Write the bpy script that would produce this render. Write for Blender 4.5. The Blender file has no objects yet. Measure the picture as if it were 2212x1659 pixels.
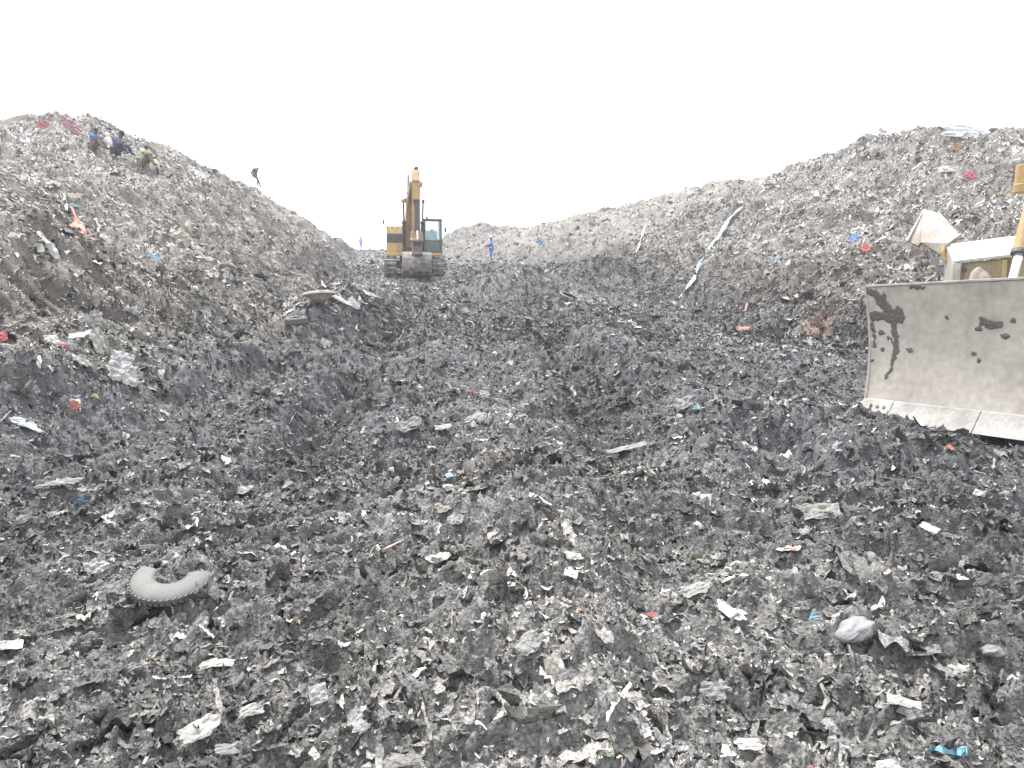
import bpy, bmesh, math, random
import numpy as np
from mathutils import Vector, Matrix, Euler
C = bpy.context.scene.collection
# ---------------------------------------------------------------- camera, sky, sun, exposure
SC = bpy.context.scene
CAMZ, PITCH, F = 1.6, math.radians(5.0), 711.0
cd = bpy.data.cameras.new('camera'); cam = bpy.data.objects.new('camera', cd); C.objects.link(cam)
cd.sensor_width = 36; cd.lens = 36*F/1024; cd.clip_start = 0.05; cd.clip_end = 6000
cam.location = (0, 0, CAMZ); cam.rotation_euler = (math.pi/2-PITCH, 0, 0)
SC.camera = cam
SC.view_settings.view_transform = 'Standard'; SC.view_settings.look = 'None'
SC.view_settings.exposure = 1.47; SC.view_settings.gamma = 1.0
SC.cycles.max_bounces = 5; SC.cycles.diffuse_bounces = 3; SC.cycles.volume_bounces = 1
w = bpy.data.worlds.new('World'); SC.world = w; w.use_nodes = True
nt = w.node_tree; bg = nt.nodes['Background']
sky = nt.nodes.new('ShaderNodeTexSky'); sky.sky_type = 'NISHITA'; sky.sun_disc = False
SUN_EL, SUN_AZ = math.radians(66), math.radians(325)       # azimuth clockwise from +Y
sky.sun_elevation = SUN_EL; sky.sun_rotation = SUN_AZ; sky.dust_density = 4
mx = nt.nodes.new('ShaderNodeMixRGB'); mx.inputs[0].default_value = 0.86
mx.inputs[2].default_value = (8.55, 8.6, 9.0, 1)           # bright, even cloud cover
nt.links.new(sky.outputs[0], mx.inputs[1]); nt.links.new(mx.outputs[0], bg.inputs[0]); bg.inputs[1].default_value = 0.10
sd = bpy.data.lights.new('sun', 'SUN'); sd.energy = 2.7; sd.angle = math.radians(12); sd.color = (1, .97, .92)
so = bpy.data.objects.new('sun', sd); C.objects.link(so)
sv = Vector((math.sin(SUN_AZ)*math.cos(SUN_EL), math.cos(SUN_AZ)*math.cos(SUN_EL), math.sin(SUN_EL)))
so.rotation_euler = sv.to_track_quat('Z', 'Y').to_euler(); so.location = (0, 0, 60)
# ---------------------------------------------------------------- terrain heights (world coordinates, metres)
def _h(ix, iy, s):
    n = (ix*374761393 + iy*668265263 + s*974711) & 0xffffffff
    n = ((n ^ (n >> 13))*1274126177) & 0xffffffff
    return n ^ (n >> 16)
_A = np.linspace(0, 2*np.pi, 256, endpoint=False)
_GX = np.cos(_A).astype(np.float32); _GY = np.sin(_A).astype(np.float32)
def perlin(x, y, s=0):
    xf = np.floor(x); yf = np.floor(y)
    ix = xf.astype(np.int64); iy = yf.astype(np.int64)
    fx = (x-xf).astype(np.float32); fy = (y-yf).astype(np.float32)
    u = fx*fx*fx*(fx*(fx*6-15)+10); v = fy*fy*fy*(fy*(fy*6-15)+10)
    def g(dx, dy):
        k = _h(ix+dx, iy+dy, s) & 255
        return _GX[k]*(fx-dx)+_GY[k]*(fy-dy)
    a = g(0, 0); b = g(1, 0); c = g(0, 1); d = g(1, 1)
    a = a+(b-a)*u; c = c+(d-c)*u
    return (a+(c-a)*v)*1.5
def rnd(ix, iy, s):
    return (_h(ix.astype(np.int64), iy.astype(np.int64), s) & 0xffff).astype(np.float32)/65535
def sm(a, b, x):
    t = np.clip((x-a)/(b-a), 0, 1); return t*t*(3-2*t)
def ip(pts, y):
    p = np.array(pts, float); return np.interp(y, p[:, 0], p[:, 1])
ROAD = [(-50, -.3), (0, 0), (5, .08), (9, .37), (15, 1.1), (20, 1.75), (30, 2.9), (39, 4.0), (52, 5.9), (70, 8.2), (90, 10.5), (100, 11.2), (125, 11.9), (200, 12)]
TOEL = [(-50, -30), (0, -9), (6, -6.7), (12, -5.6), (23, -6.3), (39, -9.4), (52, -12), (70, -15.5), (90, -19.5), (130, -26)]
ZL = [(-20, 5), (10, 6.4), (22, 6.6), (29, 7.9), (34, 10.4), (37, 11.6), (41, 12.2), (60, 12.7), (70, 12.3), (78, 10.9), (89, 10.3), (110, 11)]
TOER = [(40, -50), (14, 0), (9.5, 8), (7.4, 15), (6.1, 19), (5.7, 36), (4.7, 50), (1, 56), (-5, 63), (-9, 76), (-13, 100), (-16, 150)]
ZR = [(0, 6.0), (25, 7.8), (29, 8.7), (33, 9.7), (37, 10.8), (42, 11.5), (48, 12.3), (60, 12.6), (72, 11.6), (90, 12.6)]
def sdR(x, y):
    best = np.full(x.shape, 1e9); sg = np.ones(x.shape)
    for (ax, ay), (bx, by) in zip(TOER[:-1], TOER[1:]):
        dx, dy = bx-ax, by-ay
        t = np.clip(((x-ax)*dx+(y-ay)*dy)/(dx*dx+dy*dy), 0, 1)
        d = np.hypot(x-ax-t*dx, y-ay-t*dy)
        s = np.where((x-ax)*dy-(y-ay)*dx > 0, 1.0, -1.0)
        m = d < best-1e-6
        best = np.where(m, d, best); sg = np.where(m, s, sg)
    return best*sg
def bump(x, y, cx, cy, rx, ry, h, rot=0):
    c, s = math.cos(rot), math.sin(rot)
    a = ((x-cx)*c+(y-cy)*s)/rx; b = (-(x-cx)*s+(y-cy)*c)/ry
    return h*np.exp(-(a*a+b*b))
def ridge(x, y, ax, ay, bx, by, wd, h):
    dx, dy = bx-ax, by-ay
    t = np.clip(((x-ax)*dx+(y-ay)*dy)/(dx*dx+dy*dy), 0, 1)
    d = np.hypot(x-ax-t*dx, y-ay-t*dy)
    return h*np.exp(-(d/wd)**2)
def zones(x, y):
    tl = ip(TOEL, y)+.8*perlin(y*.25, y*0+3.3, 5)+.55*perlin(x*.5, y*.5, 7)+.25*perlin(x*1.4, y*1.4, 8)
    wl = ip([(0, 14), (29, 14.5), (50, 11), (70, 8), (90, 4)], y)
    L = (tl-x)/wl
    R = (sdR(x, y)+.7*perlin(x*.22, y*.22, 6)+.6*perlin(x*.5+5, y*.5, 7)+.25*perlin(x*1.4+5, y*1.4, 8))/15.5
    return L, R
def base(x, y):
    road = ip(ROAD, y)
    L, R = zones(x, y)
    f = lambda t, e: 1-(1-np.clip(t, 0, 1))**e
    h = road.copy()
    zl = np.maximum(ip(ZL, y), road); zr = np.maximum(ip(ZR, y), road)
    h = h+(zl-road)*f(L, 1.35)
    # past the left crest the heap dips a little, so the crest line is real
    h = h-.05*np.clip(tl_over(L), 0, 12)
    hr = (zr-road)*f(R, 1.2)-.04*np.clip(tl_over(R), 0, 30)
    h = h+hr*sm(40, 15, L*14)*1.0
    h = h+1.9*np.exp(-(((x+4.0)/4.5)**2+((y-84)/6)**2))+.3*np.exp(-(((x-7)/2.2)**2+((y-72)/4)**2))
    h = h+bump(x, y, 21.5, 33, 3.5, 5, .5)+bump(x, y, -15, 33, 3, 5, .5)+bump(x, y, -20.8, 35.5, 2.6, 2.4, .7)+bump(x, y, -14.6, 27.5, 3.6, 3.6, 1.0)
    # piles, berms and wheel ruts
    h = h+bump(x, y, .0, 26.5, 1.9, 1.7, 1.15)+bump(x, y, 2.4, 24.2, 1.7, 1.4, .6)+bump(x, y, 3.9, 33, 2.4, 2.0, 1.25)
    h = h+bump(x, y, -4.0, 17, 1.3, 2.2, .62)+bump(x, y, -4.9, 23, 1.2, 3, .45)+ridge(x, y, -4.2, 15, -5.6, 8, .8, .32)+ridge(x, y, -5.6, 8, -6.2, 5, .9, .3)
    h = h-ridge(x, y, -5.6, 16, -7.2, 9, .9, .35)
    wr = x+.34*perlin(x*.7, y*.7, 24)+.22*perlin(x*2.0, y*2.0, 25)
    rut = ridge(wr, y, -2.3, 6.5, -2.9, 24, .32, .36)*sm(5.5, 8, y)+ridge(wr, y, 1.15, 7.6, .4, 24, .34, .20)*sm(6.3, 10.5, y)+ridge(wr, y, .75, 2.5, 1.15, 7.6, .28, .08)+ridge(wr, y, -1.75, 4.6, -2.3, 6.5, .3, .10)
    rut = rut+ridge(wr, y, 2.5, 6.6, 3.3, 8.4, .3, .16)+ridge(wr, y, -3.0, 3.5, -4.3, 5.6, .35, .13)
    h = h+ridge(wr, y, -.5, 10.5, .15, 7, .38, .13)+ridge(wr, y, .15, 7, .25, 2.5, .30, .15)+ridge(wr, y, -3.15, 9, -3.7, 16, .4, .22)+ridge(wr, y, 2.0, 8, 1.6, 22, .5, .16)+ridge(wr, y, -1.3, 9, -1.8, 22, .4, .12)
    wb = x+.35*perlin(x*.9, y*.9, 30)+.16*perlin(x*2.6, y*2.6, 31)
    h = h+.30*sm(.42, -.36, wb-ip([(5, -5.0), (8.5, -4.6), (12, -3.9), (17, -3.2), (24, -3.6)], y))*sm(5, 7, y)*sm(30, 20, y)
    dr = wb-ip([(6.4, 3.3), (6.9, 2.9), (8.5, 2.3), (10.3, 1.8), (14, 1.4), (22, 1.2)], y); h = h+.26*sm(-.16, .16, dr)*sm(2.2, .8, dr)*sm(6.3, 7, y)*sm(26, 16, y)
    # shelf with a cut face at the foot of the left heap
    q = np.maximum(np.abs((x+8.4)/2.5), np.abs((y-11.9-.5*perlin(x*.8, y*.8, 26))/1.9)); h = h+.40*sm(1.4, .7, q)
    q = np.maximum(np.abs((x+7.2)/1.8), np.abs((y-7.6-.3*perlin(x*.8, y*.8, 27))/1.0)); h = h+.22*sm(1.4, .7, q)
    # undercut right toe
    R0 = R*15.5; h = h+.30*sm(-.3, .5, R0)*sm(3.5, 1.5, R0)*sm(12, 14, y)*sm(40, 30, y)
    h = h-rut*(.75+.5*perlin(x*.6, y*.6, 28))*(1-.6*sm(11, 15, y))
    h = h+ridge(x, y, 1.9, 7, 3.8, 8.6, .45, .17)+ridge(x, y, .5, 8, .0, 20, .35, .12)
    h = h+ridge(x, y, -.6, 5.3, 1.2, 5.6, .35, .10)+ridge(x, y, -2.6, 3.4, -1.7, 4.6, .3, .07)-ridge(x, y, -3.4, 4.6, -1.9, 5.6, .35, .10)
    h = h-ridge(x, y, -1.4, 3.2, -3.0, 4.0, .3, .10)-bump(x, y, .15, 2.35, .22, .12, .10)-bump(x, y, 1.0, 2.2, .3, .12, .08)
    # rows pressed by tracks in the right foreground
    q = x*.45+y*.9
    h = h+bump(x, y, 5.0, 7.0, 1.3, .9, .07)+.085*np.sin(q*2*np.pi/.36+perlin(x*1.3, y*1.3, 9)*1.4)*sm(1.0, 2.2, x)*sm(2.4, 3.2, y)*sm(6.8, 5.4, y)
    return h
def tl_over(t): return (t-1)*15
def sharp(n): return np.abs(n)
def height(x, y):
    x = np.asarray(x, float); y = np.asarray(y, float)
    h = base(x, y)
    L, R = zones(x, y)
    m = sm(-.02, .14, np.maximum(L, R))                     # 0 on the road, 1 on the heaps
    r = np.hypot(x, y)
    far = sm(160, 110, r)
    a = perlin(x*.45, y*.45, 11)*(.06+.30*m)+perlin(x*.18+9, y*.18, 12)*(.05+.55*m)+.20*m*perlin(x*.95, y*.95, 29)
    # downslope gullies on the heaps: stretched along x
    a = a+m*.20*(.5-sharp(perlin(x*.35, y*1.3, 13))*1.6)+m*.10*(.4-sharp(perlin(x*.9, y*3.6, 23))*1.6)
    wx = x+.16*perlin(x*2.1, y*2.1, 14); wy = y+.16*perlin(x*2.1+7, y*2.1, 15)
    sx = .72-.22*m
    a = a+(.085+.05*m)*(sharp(perlin(wx*1.7*sx, wy*1.7, 16))*2-.6)+.05*(1-m)*perlin(wx*.9, wy*.9, 22)
    a = a+(.070-.005*m)*(sharp(perlin(wx*4.1*sx, wy*4.1, 17))*2-.6)
    k = sm(45, 20, r)
    a = a+k*(.050-.005*m)*(.7-sharp(perlin(wx*8.7*sx+3, wy*8.7, 18))*2)
    k = sm(22, 9, r)
    i = r < 22
    if i.any():
        wi, vi = wx[i], wy[i]
        b = .026*(sharp(perlin(wi*19, vi*19, 19))*2-.5)
        b = b+.016*perlin(wi*41, vi*41, 20)*sm(9, 5, r[i])
        a[i] = a[i]+k[i]*b
    return h+a*far
# ---------------------------------------------------------------- picture point -> world
cp, sp = math.cos(PITCH), math.sin(PITCH)
S22 = 1024/2212
def ray(px, py):
    u, v = px-512, 384-py
    Y = F*cp+v*sp
    return u/Y, (v*cp-F*sp)/Y                              # x and z per metre of forward distance
def P(px, py, d):
    a, b = ray(px, py); return Vector((a*d, d, CAMZ+b*d))
# ---------------------------------------------------------------- materials
def N(nt, t, **k):
    n = nt.nodes.new(t)
    for a, b in k.items(): setattr(n, a, b)
    return n
def ramp(n, stops):
    e = n.color_ramp.elements
    while len(e) > 1: e.remove(e[-1])
    e[0].position, e[0].color = stops[0][0], tuple(stops[0][1])+(1,)
    for p, c in stops[1:]:
        x = e.new(p); x.color = tuple(c)+(1,)
def attr_mat(name, rough, rvar, scale, spec=.5, bump=.3, dirt=.35):
    m = bpy.data.materials.new(name); m.use_nodes = True; t = m.node_tree; b = t.nodes['Principled BSDF']
    at = N(t, 'ShaderNodeAttribute', attribute_name='tint')
    tc = N(t, 'ShaderNodeTexCoord')
    n1 = N(t, 'ShaderNodeTexNoise'); n1.inputs['Scale'].default_value = scale; n1.inputs['Detail'].default_value = 5
    t.links.new(tc.outputs['Object'], n1.inputs['Vector'])
    r = N(t, 'ShaderNodeMapRange'); r.inputs[1].default_value = .3; r.inputs[2].default_value = .7
    r.inputs[3].default_value = 1-dirt; r.inputs[4].default_value = 1+dirt
    t.links.new(n1.outputs[0], r.inputs[0])
    mu = N(t, 'ShaderNodeVectorMath', operation='SCALE'); t.links.new(at.outputs['Color'], mu.inputs[0]); t.links.new(r.outputs[0], mu.inputs['Scale'])
    t.links.new(mu.outputs[0], b.inputs['Base Color'])
    rr = N(t, 'ShaderNodeMapRange'); rr.inputs[1].default_value = .35; rr.inputs[2].default_value = .65
    rr.inputs[3].default_value = rough-rvar; rr.inputs[4].default_value = rough+rvar
    n2 = N(t, 'ShaderNodeTexNoise'); n2.inputs['Scale'].default_value = scale*.21; n2.inputs['Detail'].default_value = 3
    t.links.new(tc.outputs['Object'], n2.inputs['Vector']); t.links.new(n2.outputs[0], rr.inputs[0]); t.links.new(rr.outputs[0], b.inputs['Roughness'])
    b.inputs['Specular IOR Level'].default_value = spec
    if bump:
        bp = N(t, 'ShaderNodeBump'); bp.inputs['Strength'].default_value = bump; bp.inputs['Distance'].default_value = .02
        t.links.new(n1.outputs[0], bp.inputs['Height']); t.links.new(bp.outputs[0], b.inputs['Normal'])
    return m
def paint(name, col, rough=.5, metal=0, dirtcol=(.16, .14, .12), amount=.45, scale=3, bump=.15, spec=.5):
    """a painted or bare surface with worn, dirty patches"""
    m = bpy.data.materials.new(name); m.use_nodes = True; t = m.node_tree; b = t.nodes['Principled BSDF']
    tc = N(t, 'ShaderNodeTexCoord')
    n1 = N(t, 'ShaderNodeTexNoise'); n1.inputs['Scale'].default_value = scale; n1.inputs['Detail'].default_value = 8; n1.inputs['Roughness'].default_value = .65
    n2 = N(t, 'ShaderNodeTexNoise'); n2.inputs['Scale'].default_value = scale*9; n2.inputs['Detail'].default_value = 4
    t.links.new(tc.outputs['Object'], n1.inputs['Vector']); t.links.new(tc.outputs['Object'], n2.inputs['Vector'])
    cr = N(t, 'ShaderNodeMapRange'); cr.inputs[1].default_value = .62-amount*.4; cr.inputs[2].default_value = .72-amount*.2
    cr.inputs[3].default_value = 0; cr.inputs[4].default_value = .85
    t.links.new(n1.outputs[0], cr.inputs[0])
    m1 = N(t, 'ShaderNodeMixRGB'); m1.inputs[1].default_value = tuple(col)+(1,); m1.inputs[2].default_value = tuple(dirtcol)+(1,)
    t.links.new(cr.outputs[0], m1.inputs[0])
    v = N(t, 'ShaderNodeMapRange'); v.inputs[1].default_value = .3; v.inputs[2].default_value = .7; v.inputs[3].default_value = .85; v.inputs[4].default_value = 1.12
    t.links.new(n2.outputs[0], v.inputs[0])
    mu = N(t, 'ShaderNodeVectorMath', operation='SCALE'); t.links.new(m1.outputs[0], mu.inputs[0]); t.links.new(v.outputs[0], mu.inputs['Scale'])
    t.links.new(mu.outputs[0], b.inputs['Base Color'])
    b.inputs['Roughness'].default_value = rough; b.inputs['Metallic'].default_value = metal; b.inputs['Specular IOR Level'].default_value = spec
    if bump:
        bp = N(t, 'ShaderNodeBump'); bp.inputs['Strength'].default_value = bump; bp.inputs['Distance'].default_value = .01
        t.links.new(n1.outputs[0], bp.inputs['Height']); t.links.new(bp.outputs[0], b.inputs['Normal'])
    return m
M = {}
M['ground'] = attr_mat('ground_muck', .62, .15, 55, .35, 1.0, .5)
M['shred'] = attr_mat('muddy_shreds', .64, .14, 70, .32, .9, .5)
M['cloth'] = attr_mat('cloth', .8, .1, 30, .2, .2, .15)
# ---------------------------------------------------------------- colours of the ground, by place
def mixc(a, b, t): return a+(b-a)*t[:, None]
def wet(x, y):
    """tint factor: wet slumped faces, crevice shade painted over muddy ruts, darker toes and banks"""
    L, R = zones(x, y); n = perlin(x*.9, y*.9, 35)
    w_ = ridge(x, y, -2.3, 6.5, -2.9, 24, .5, .35)+ridge(x, y, 1.15, 7.6, .4, 24, .5, .35)+ridge(x, y, -3.0, 3.5, -4.3, 5.6, .6, .3)  # ruts: crevice shade painted into the tint, on top of wet mud
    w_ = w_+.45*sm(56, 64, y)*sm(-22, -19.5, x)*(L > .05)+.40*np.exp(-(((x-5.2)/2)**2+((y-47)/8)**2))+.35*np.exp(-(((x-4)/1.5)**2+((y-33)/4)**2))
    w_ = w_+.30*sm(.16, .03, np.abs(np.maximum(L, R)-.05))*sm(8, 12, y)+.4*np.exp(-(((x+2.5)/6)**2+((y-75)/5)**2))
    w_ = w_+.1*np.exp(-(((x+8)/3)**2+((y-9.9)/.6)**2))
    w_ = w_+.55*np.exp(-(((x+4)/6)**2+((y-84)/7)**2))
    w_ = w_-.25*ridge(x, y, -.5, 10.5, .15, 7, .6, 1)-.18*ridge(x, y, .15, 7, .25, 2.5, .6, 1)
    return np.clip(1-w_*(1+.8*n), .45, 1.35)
def shelf(x, y):
    """1 on the littered bank between the left heap and the track"""
    xl = np.interp(y, [4, 8.5, 15, 24, 30], [-5.6, -5.5, -4.0, -4.6, -6.5])
    return sm(.5, -.5, x-xl+.8*perlin(x*.8, y*.8, 36))*sm(4.5, 6.5, y)*sm(32, 26, y)
def patchy(x, y): return np.clip(1+.34*perlin(x*.55, y*.55, 37)+.30*perlin(x*1.6, y*1.6, 38), .5, 1.5)[:, None]
def ground_tint(x, y):
    L, R = zones(x, y); m = np.maximum(sm(-.06, .10, np.maximum(L, R)), .7*shelf(x, y))
    n = perlin(x*.5, y*.5, 31)*.5+perlin(x*1.7, y*1.7, 32)*.5
    nb = perlin(x*6, y*6, 33)*.5+perlin(x*15, y*15, 34)*.5
    r = np.hypot(x, y)
    road = np.array([.064, .066, .071]); near = np.array([.108, .106, .102]); heap = np.array([.128, .116, .100])
    c = mixc(np.broadcast_to(road, (len(x), 3)), np.broadcast_to(near, (len(x), 3)), sm(8, 4, r))
    c = mixc(c, np.broadcast_to(heap, (len(x), 3)), m)
    k = (1+.45*n+.55*nb)*wet(x, y)  # includes the painted rut shade
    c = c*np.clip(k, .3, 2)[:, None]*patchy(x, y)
    red = np.clip(sum(np.exp(-(((x-a)/p)**2+((y-b)/q)**2)) for a, b, p, q in [(5.0, 14.9, .55, .5), (6.9, 15.9, .6, .35)])*1.1-.35+.7*nb, 0, .8)
    c = mixc(c, np.broadcast_to(np.array([.28, .155, .10]), c.shape), red)
    return c
def set_mesh(name, v, f, tint, mat, smooth=False):
    """v (n,3), f (m,k) quads/tris, tint (n,3)"""
    me = bpy.data.meshes.new(name); n, (mm, k) = len(v), f.shape
    me.vertices.add(n); me.vertices.foreach_set('co', np.ascontiguousarray(v, dtype=np.float32).ravel())
    me.loops.add(mm*k); me.loops.foreach_set('vertex_index', np.ascontiguousarray(f, dtype=np.int32).ravel())
    me.polygons.add(mm); me.polygons.foreach_set('loop_start', np.arange(0, mm*k, k, dtype=np.int32))
    me.update(calc_edges=True)
    a = me.color_attributes.new('tint', 'FLOAT_COLOR', 'POINT')
    c4 = np.ones((n, 4), np.float32); c4[:, :3] = tint
    a.data.foreach_set('color', c4.ravel())
    me.polygons.foreach_set('use_smooth', np.full(mm, smooth, bool))
    me.materials.append(mat)
    o = bpy.data.objects.new(name, me); C.objects.link(o)
    return o
def build_ground():
    az = np.concatenate([np.arange(-180, -45, 3.0), np.linspace(-43, 43, 1000), np.arange(46, 181, 3.0)])
    az[-1] = 180.0
    rr = [.35]
    while rr[-1] < 4000:
        r = rr[-1]
        st = .06 if r < 1.5 else .0115 if r < 5 else .0115*(r/5)**1.15 if r < 25 else .073*(r/25) if r < 95 else .6 if r < 115 else r*.08
        rr.append(r+st)
    rr = np.array(rr); A, Rr = np.meshgrid(np.radians(az), rr)
    x = (Rr*np.sin(A)).ravel(); y = (Rr*np.cos(A)).ravel()
    z = height(x, y)
    x = np.append(x, 0); y = np.append(y, 0); z = np.append(z, 0)
    na, nr = len(az), len(rr)
    i = np.arange((nr-1)*(na-1)); a = i % (na-1); b = i//(na-1)
    f = np.stack([b*na+a, b*na+a+1, (b+1)*na+a+1, (b+1)*na+a], 1)
    o = set_mesh('ground', np.stack([x, y, z], 1), f[:, ::-1], ground_tint(x, y), M['ground'], True)
    o['kind'] = 'structure'; o['label'] = 'churned dark waste ground rising between two tall heaps of rubbish'
    print('ground verts', len(x))
build_ground()

# ---------------------------------------------------------------- shreds and crumpled scraps that cover it all
RG = np.random.default_rng(7)
def clear(x, y):
    """true away from the machines"""
    ax, ay, bx, by = 4.45, 9.05, 6.2, 5.45; dx, dy = bx-ax, by-ay
    t = np.clip(((x-ax)*dx+(y-ay)*dy)/(dx*dx+dy*dy), 0, 1); d = np.hypot(x-ax-t*dx, y-ay-t*dy)
    u = (x-5.32)*.9+(y-7.24)*.436; v = -(x-5.32)*.436+(y-7.24)*.9
    ex = np.hypot((x+5.3)/2.0, (y-39.5)/4.2)
    return (d > .22) & ~((u > -.1) & (u < 4.5) & (np.abs(v) < 1.75)) & (ex > 1)
def scraps(name, label, cx, cy, size, tint, nu, nv, stand, slopey, mat=None, lift=.3, elong=None, kind='stuff'):
    k_ = clear(cx, cy); cx, cy, size, tint = cx[k_], cy[k_], size[k_], tint[k_]
    if elong is not None: elong = elong[k_]
    n = len(cx)
    z = height(cx, cy); e = .25
    gx = (base(cx+e, cy)-base(cx-e, cy))/(2*e); gy = (base(cx, cy+e)-base(cx, cy-e))/(2*e)
    nrm = np.stack([-gx, -gy, np.ones(n)], 1); nrm /= np.linalg.norm(nrm, axis=1)[:, None]
    down = np.stack([-gx, -gy, -(gx*gx+gy*gy)], 1)+1e-4*np.array([1, 0, 0]); down /= np.linalg.norm(down, axis=1)[:, None]
    side = np.cross(nrm, down)
    ph = np.where(RG.random(n) < slopey, RG.normal(0, .36, n), RG.random(n)*2*np.pi)
    t = down*np.cos(ph)[:, None]+side*np.sin(ph)[:, None]; s = np.cross(nrm, t)
    tilt = RG.normal(0, 1, n)*stand; roll = RG.normal(0, 1, n)*stand*1.2
    t2 = t*np.cos(tilt)[:, None]+nrm*np.sin(tilt)[:, None]; n2 = nrm*np.cos(tilt)[:, None]-t*np.sin(tilt)[:, None]
    s2 = s*np.cos(roll)[:, None]+n2*np.sin(roll)[:, None]; n3 = n2*np.cos(roll)[:, None]-s*np.sin(roll)[:, None]
    Ln = size*RG.uniform(.8, 1.5, n); el = RG.choice([.16, .3, .5, .75], n, p=[.22, .3, .3, .18]) if elong is None else elong
    Wd = Ln*el*RG.uniform(.7, 1.3, n)
    u = np.linspace(-.5, .5, nu); v = np.linspace(-.5, .5, nv)
    U, V = np.meshgrid(u, v, indexing='ij')
    kap = RG.normal(0, 1.1, n)[:, None, None]+RG.normal(0, 1.2, (n, 1, 1))*U*2
    kap = np.where(np.abs(kap) < .05, .05, kap)
    wt = (RG.uniform(.55 if nu > 5 else .45, 1.15, (n, nu, 1)))*np.where(np.abs(U) > .45, RG.uniform(.15, 1, (n, nu, 1)), 1)
    off = RG.normal(0, .18, (n, nu, 1)) if nu < 6 else np.cumsum(RG.normal(0, .13, (n, nu, 1)), 1)
    X = np.sin(kap*U)/kap; Z = (1-np.cos(kap*U))/kap+RG.normal(0, .035, (n, nu, nv))
    Y = V*wt+off
    fold = np.abs(np.sin(U*RG.uniform(3, 9, (n, 1, 1))+V*RG.uniform(-4, 4, (n, 1, 1))+RG.uniform(0, 6, (n, 1, 1))))*RG.normal(0, .22, (n, 1, 1))
    jit = .12 if nu*nv < 16 else .05 if nv < 6 else .02
    Z = Z*Ln[:, None, None]+(V*V*RG.normal(0, 1.5, (n, 1, 1))+fold*(.5 if nv > 5 else 1)+RG.normal(0, jit, (n, nu, nv)))*Wd[:, None, None]
    X = X*Ln[:, None, None]; Y = Y*Wd[:, None, None]+RG.normal(0, .05, (n, nu, nv))*Wd[:, None, None]
    o = np.stack([cx, cy, z], 1)+nrm*(Ln*RG.uniform(-.18, lift, n))[:, None]
    co = o[:, None, None, :]+X[..., None]*t2[:, None, None, :]+Y[..., None]*s2[:, None, None, :]+Z[..., None]*n3[:, None, None, :]
    i = np.arange((nu-1)*(nv-1)); a = i//(nv-1); b = i % (nv-1)
    q = np.stack([a*nv+b, (a+1)*nv+b, (a+1)*nv+b+1, a*nv+b+1], 1)
    fa = (np.arange(n)[:, None, None]*(nu*nv)+q[None]).reshape(-1, 4)
    tt = np.repeat(tint, nu*nv, axis=0)*RG.uniform(.88, 1.12, (n*nu*nv, 1))
    ob = set_mesh(name, co.reshape(-1, 3), fa, tt, mat or M['shred'], nu > 4)
    ob['label'] = label; ob['category'] = 'rubbish'; ob['kind'] = kind
    return ob
def scrap_tints(x, y, bright=1.0):
    n = len(x); L, R = zones(x, y); Rn = np.clip(R, -1, 2); sh = shelf(x, y); m = np.maximum(sm(-.05, .12, np.maximum(L, R)), .75*sh)
    r = np.hypot(x, y)
    nz = perlin(x*.35, y*.35, 41)+.6*perlin(x*1.1, y*1.1, 42)
    # share of pale scraps: high on the upper heaps and on the berm at the left, low in the wheel tracks
    pale = .09+.03*sm(6.5, 3, r)+m*(.26+.22*sm(.35, .95, np.maximum(L, R))+.16*sm(34, 18, y)*(x > 0)+.12*(R > .5))
    pale = pale+.20*sh+.06*(1-m)*sm(5, 9, r)
    pale = pale+.22*np.exp(-(((x+5.6)/1.4)**2+((y-8.5)/1.6)**2))+.20*np.exp(-(((x+4.2)/1.6)**2+((y-23)/3)**2))
    pale = pale+.10*np.exp(-(((x-.2)/.9)**2+((y-8.6)/1.8)**2))+.2*np.exp(-(((x-.3)/1.8)**2+((y-25.5)/2.2)**2))
    pale = np.clip(pale*(1+.9*nz), .015, .6)
    u = RG.random(n)
    g = RG.lognormal(0, .55, n)[:, None]
    dark = np.array([.088, .088, .090])*g; mid = np.array([.192, .188, .177])*g
    brown = np.array([.200, .180, .153])*g; lite = np.array([.222, .217, .202])*np.clip(g, .7, 1.3)*(1+1.1*m)[:, None]
    wht = np.array([.68, .69, .72])*RG.uniform(.75, 1.1, (n, 1))
    f = (m*.9)[:, None]
    c = np.where((RG.random(n) < .52-.22*m+.12*nz*(1-m)-.22*sm(7, 3.5, r)*(1-m))[:, None], dark, mid*(1-f)+brown*f)
    c = np.where((u < pale)[:, None], lite, c)
    c = np.where((u < pale*(.010+.40*m*sm(.15, .7, np.maximum(L, R)+.3*(x > 8))))[:, None], wht, c)
    cols = np.array([[.55, .10, .08], [.10, .28, .55], [.14, .45, .55], [.62, .48, .14], [.16, .42, .16], [.68, .26, .10], [.50, .14, .25], [.30, .50, .62]])
    pc = .002+m*(.005+.016*sm(.3, .95, np.maximum(L, R))+.008*sm(30, 15, y))+.012*np.exp(-(((x+5.6)/1.6)**2+((y-9)/2)**2))
    k = RG.random(n) < pc
    c *= wet(x, y)[:, None]*patchy(x, y)  # scraps take the same painted rut shade as the ground
    c *= 1+(.10*np.exp(-(((x-.1)/1.1)**2+((y-7.5)/5)**2)))[:, None]*np.array([1.6, 1.1, .3])
    c[k] = (cols[RG.integers(0, len(cols), k.sum())]*.7+.10)*RG.uniform(.5, 1.1, (k.sum(), 1))
    return c*bright
def wedge(n, r0, r1, p, half=40):
    """n points between r0 and r1, density falling with distance as r**-p"""
    u = RG.random(n); e = 2-p
    r = (r0**e+u*(r1**e-r0**e))**(1/e)
    a = np.radians(RG.uniform(-half, half, n)); return r*np.sin(a), r*np.cos(a), r
def near_crest(x, y):
    L, R = zones(x, y); return (L < 1.12) & (R < 1.1)
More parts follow.
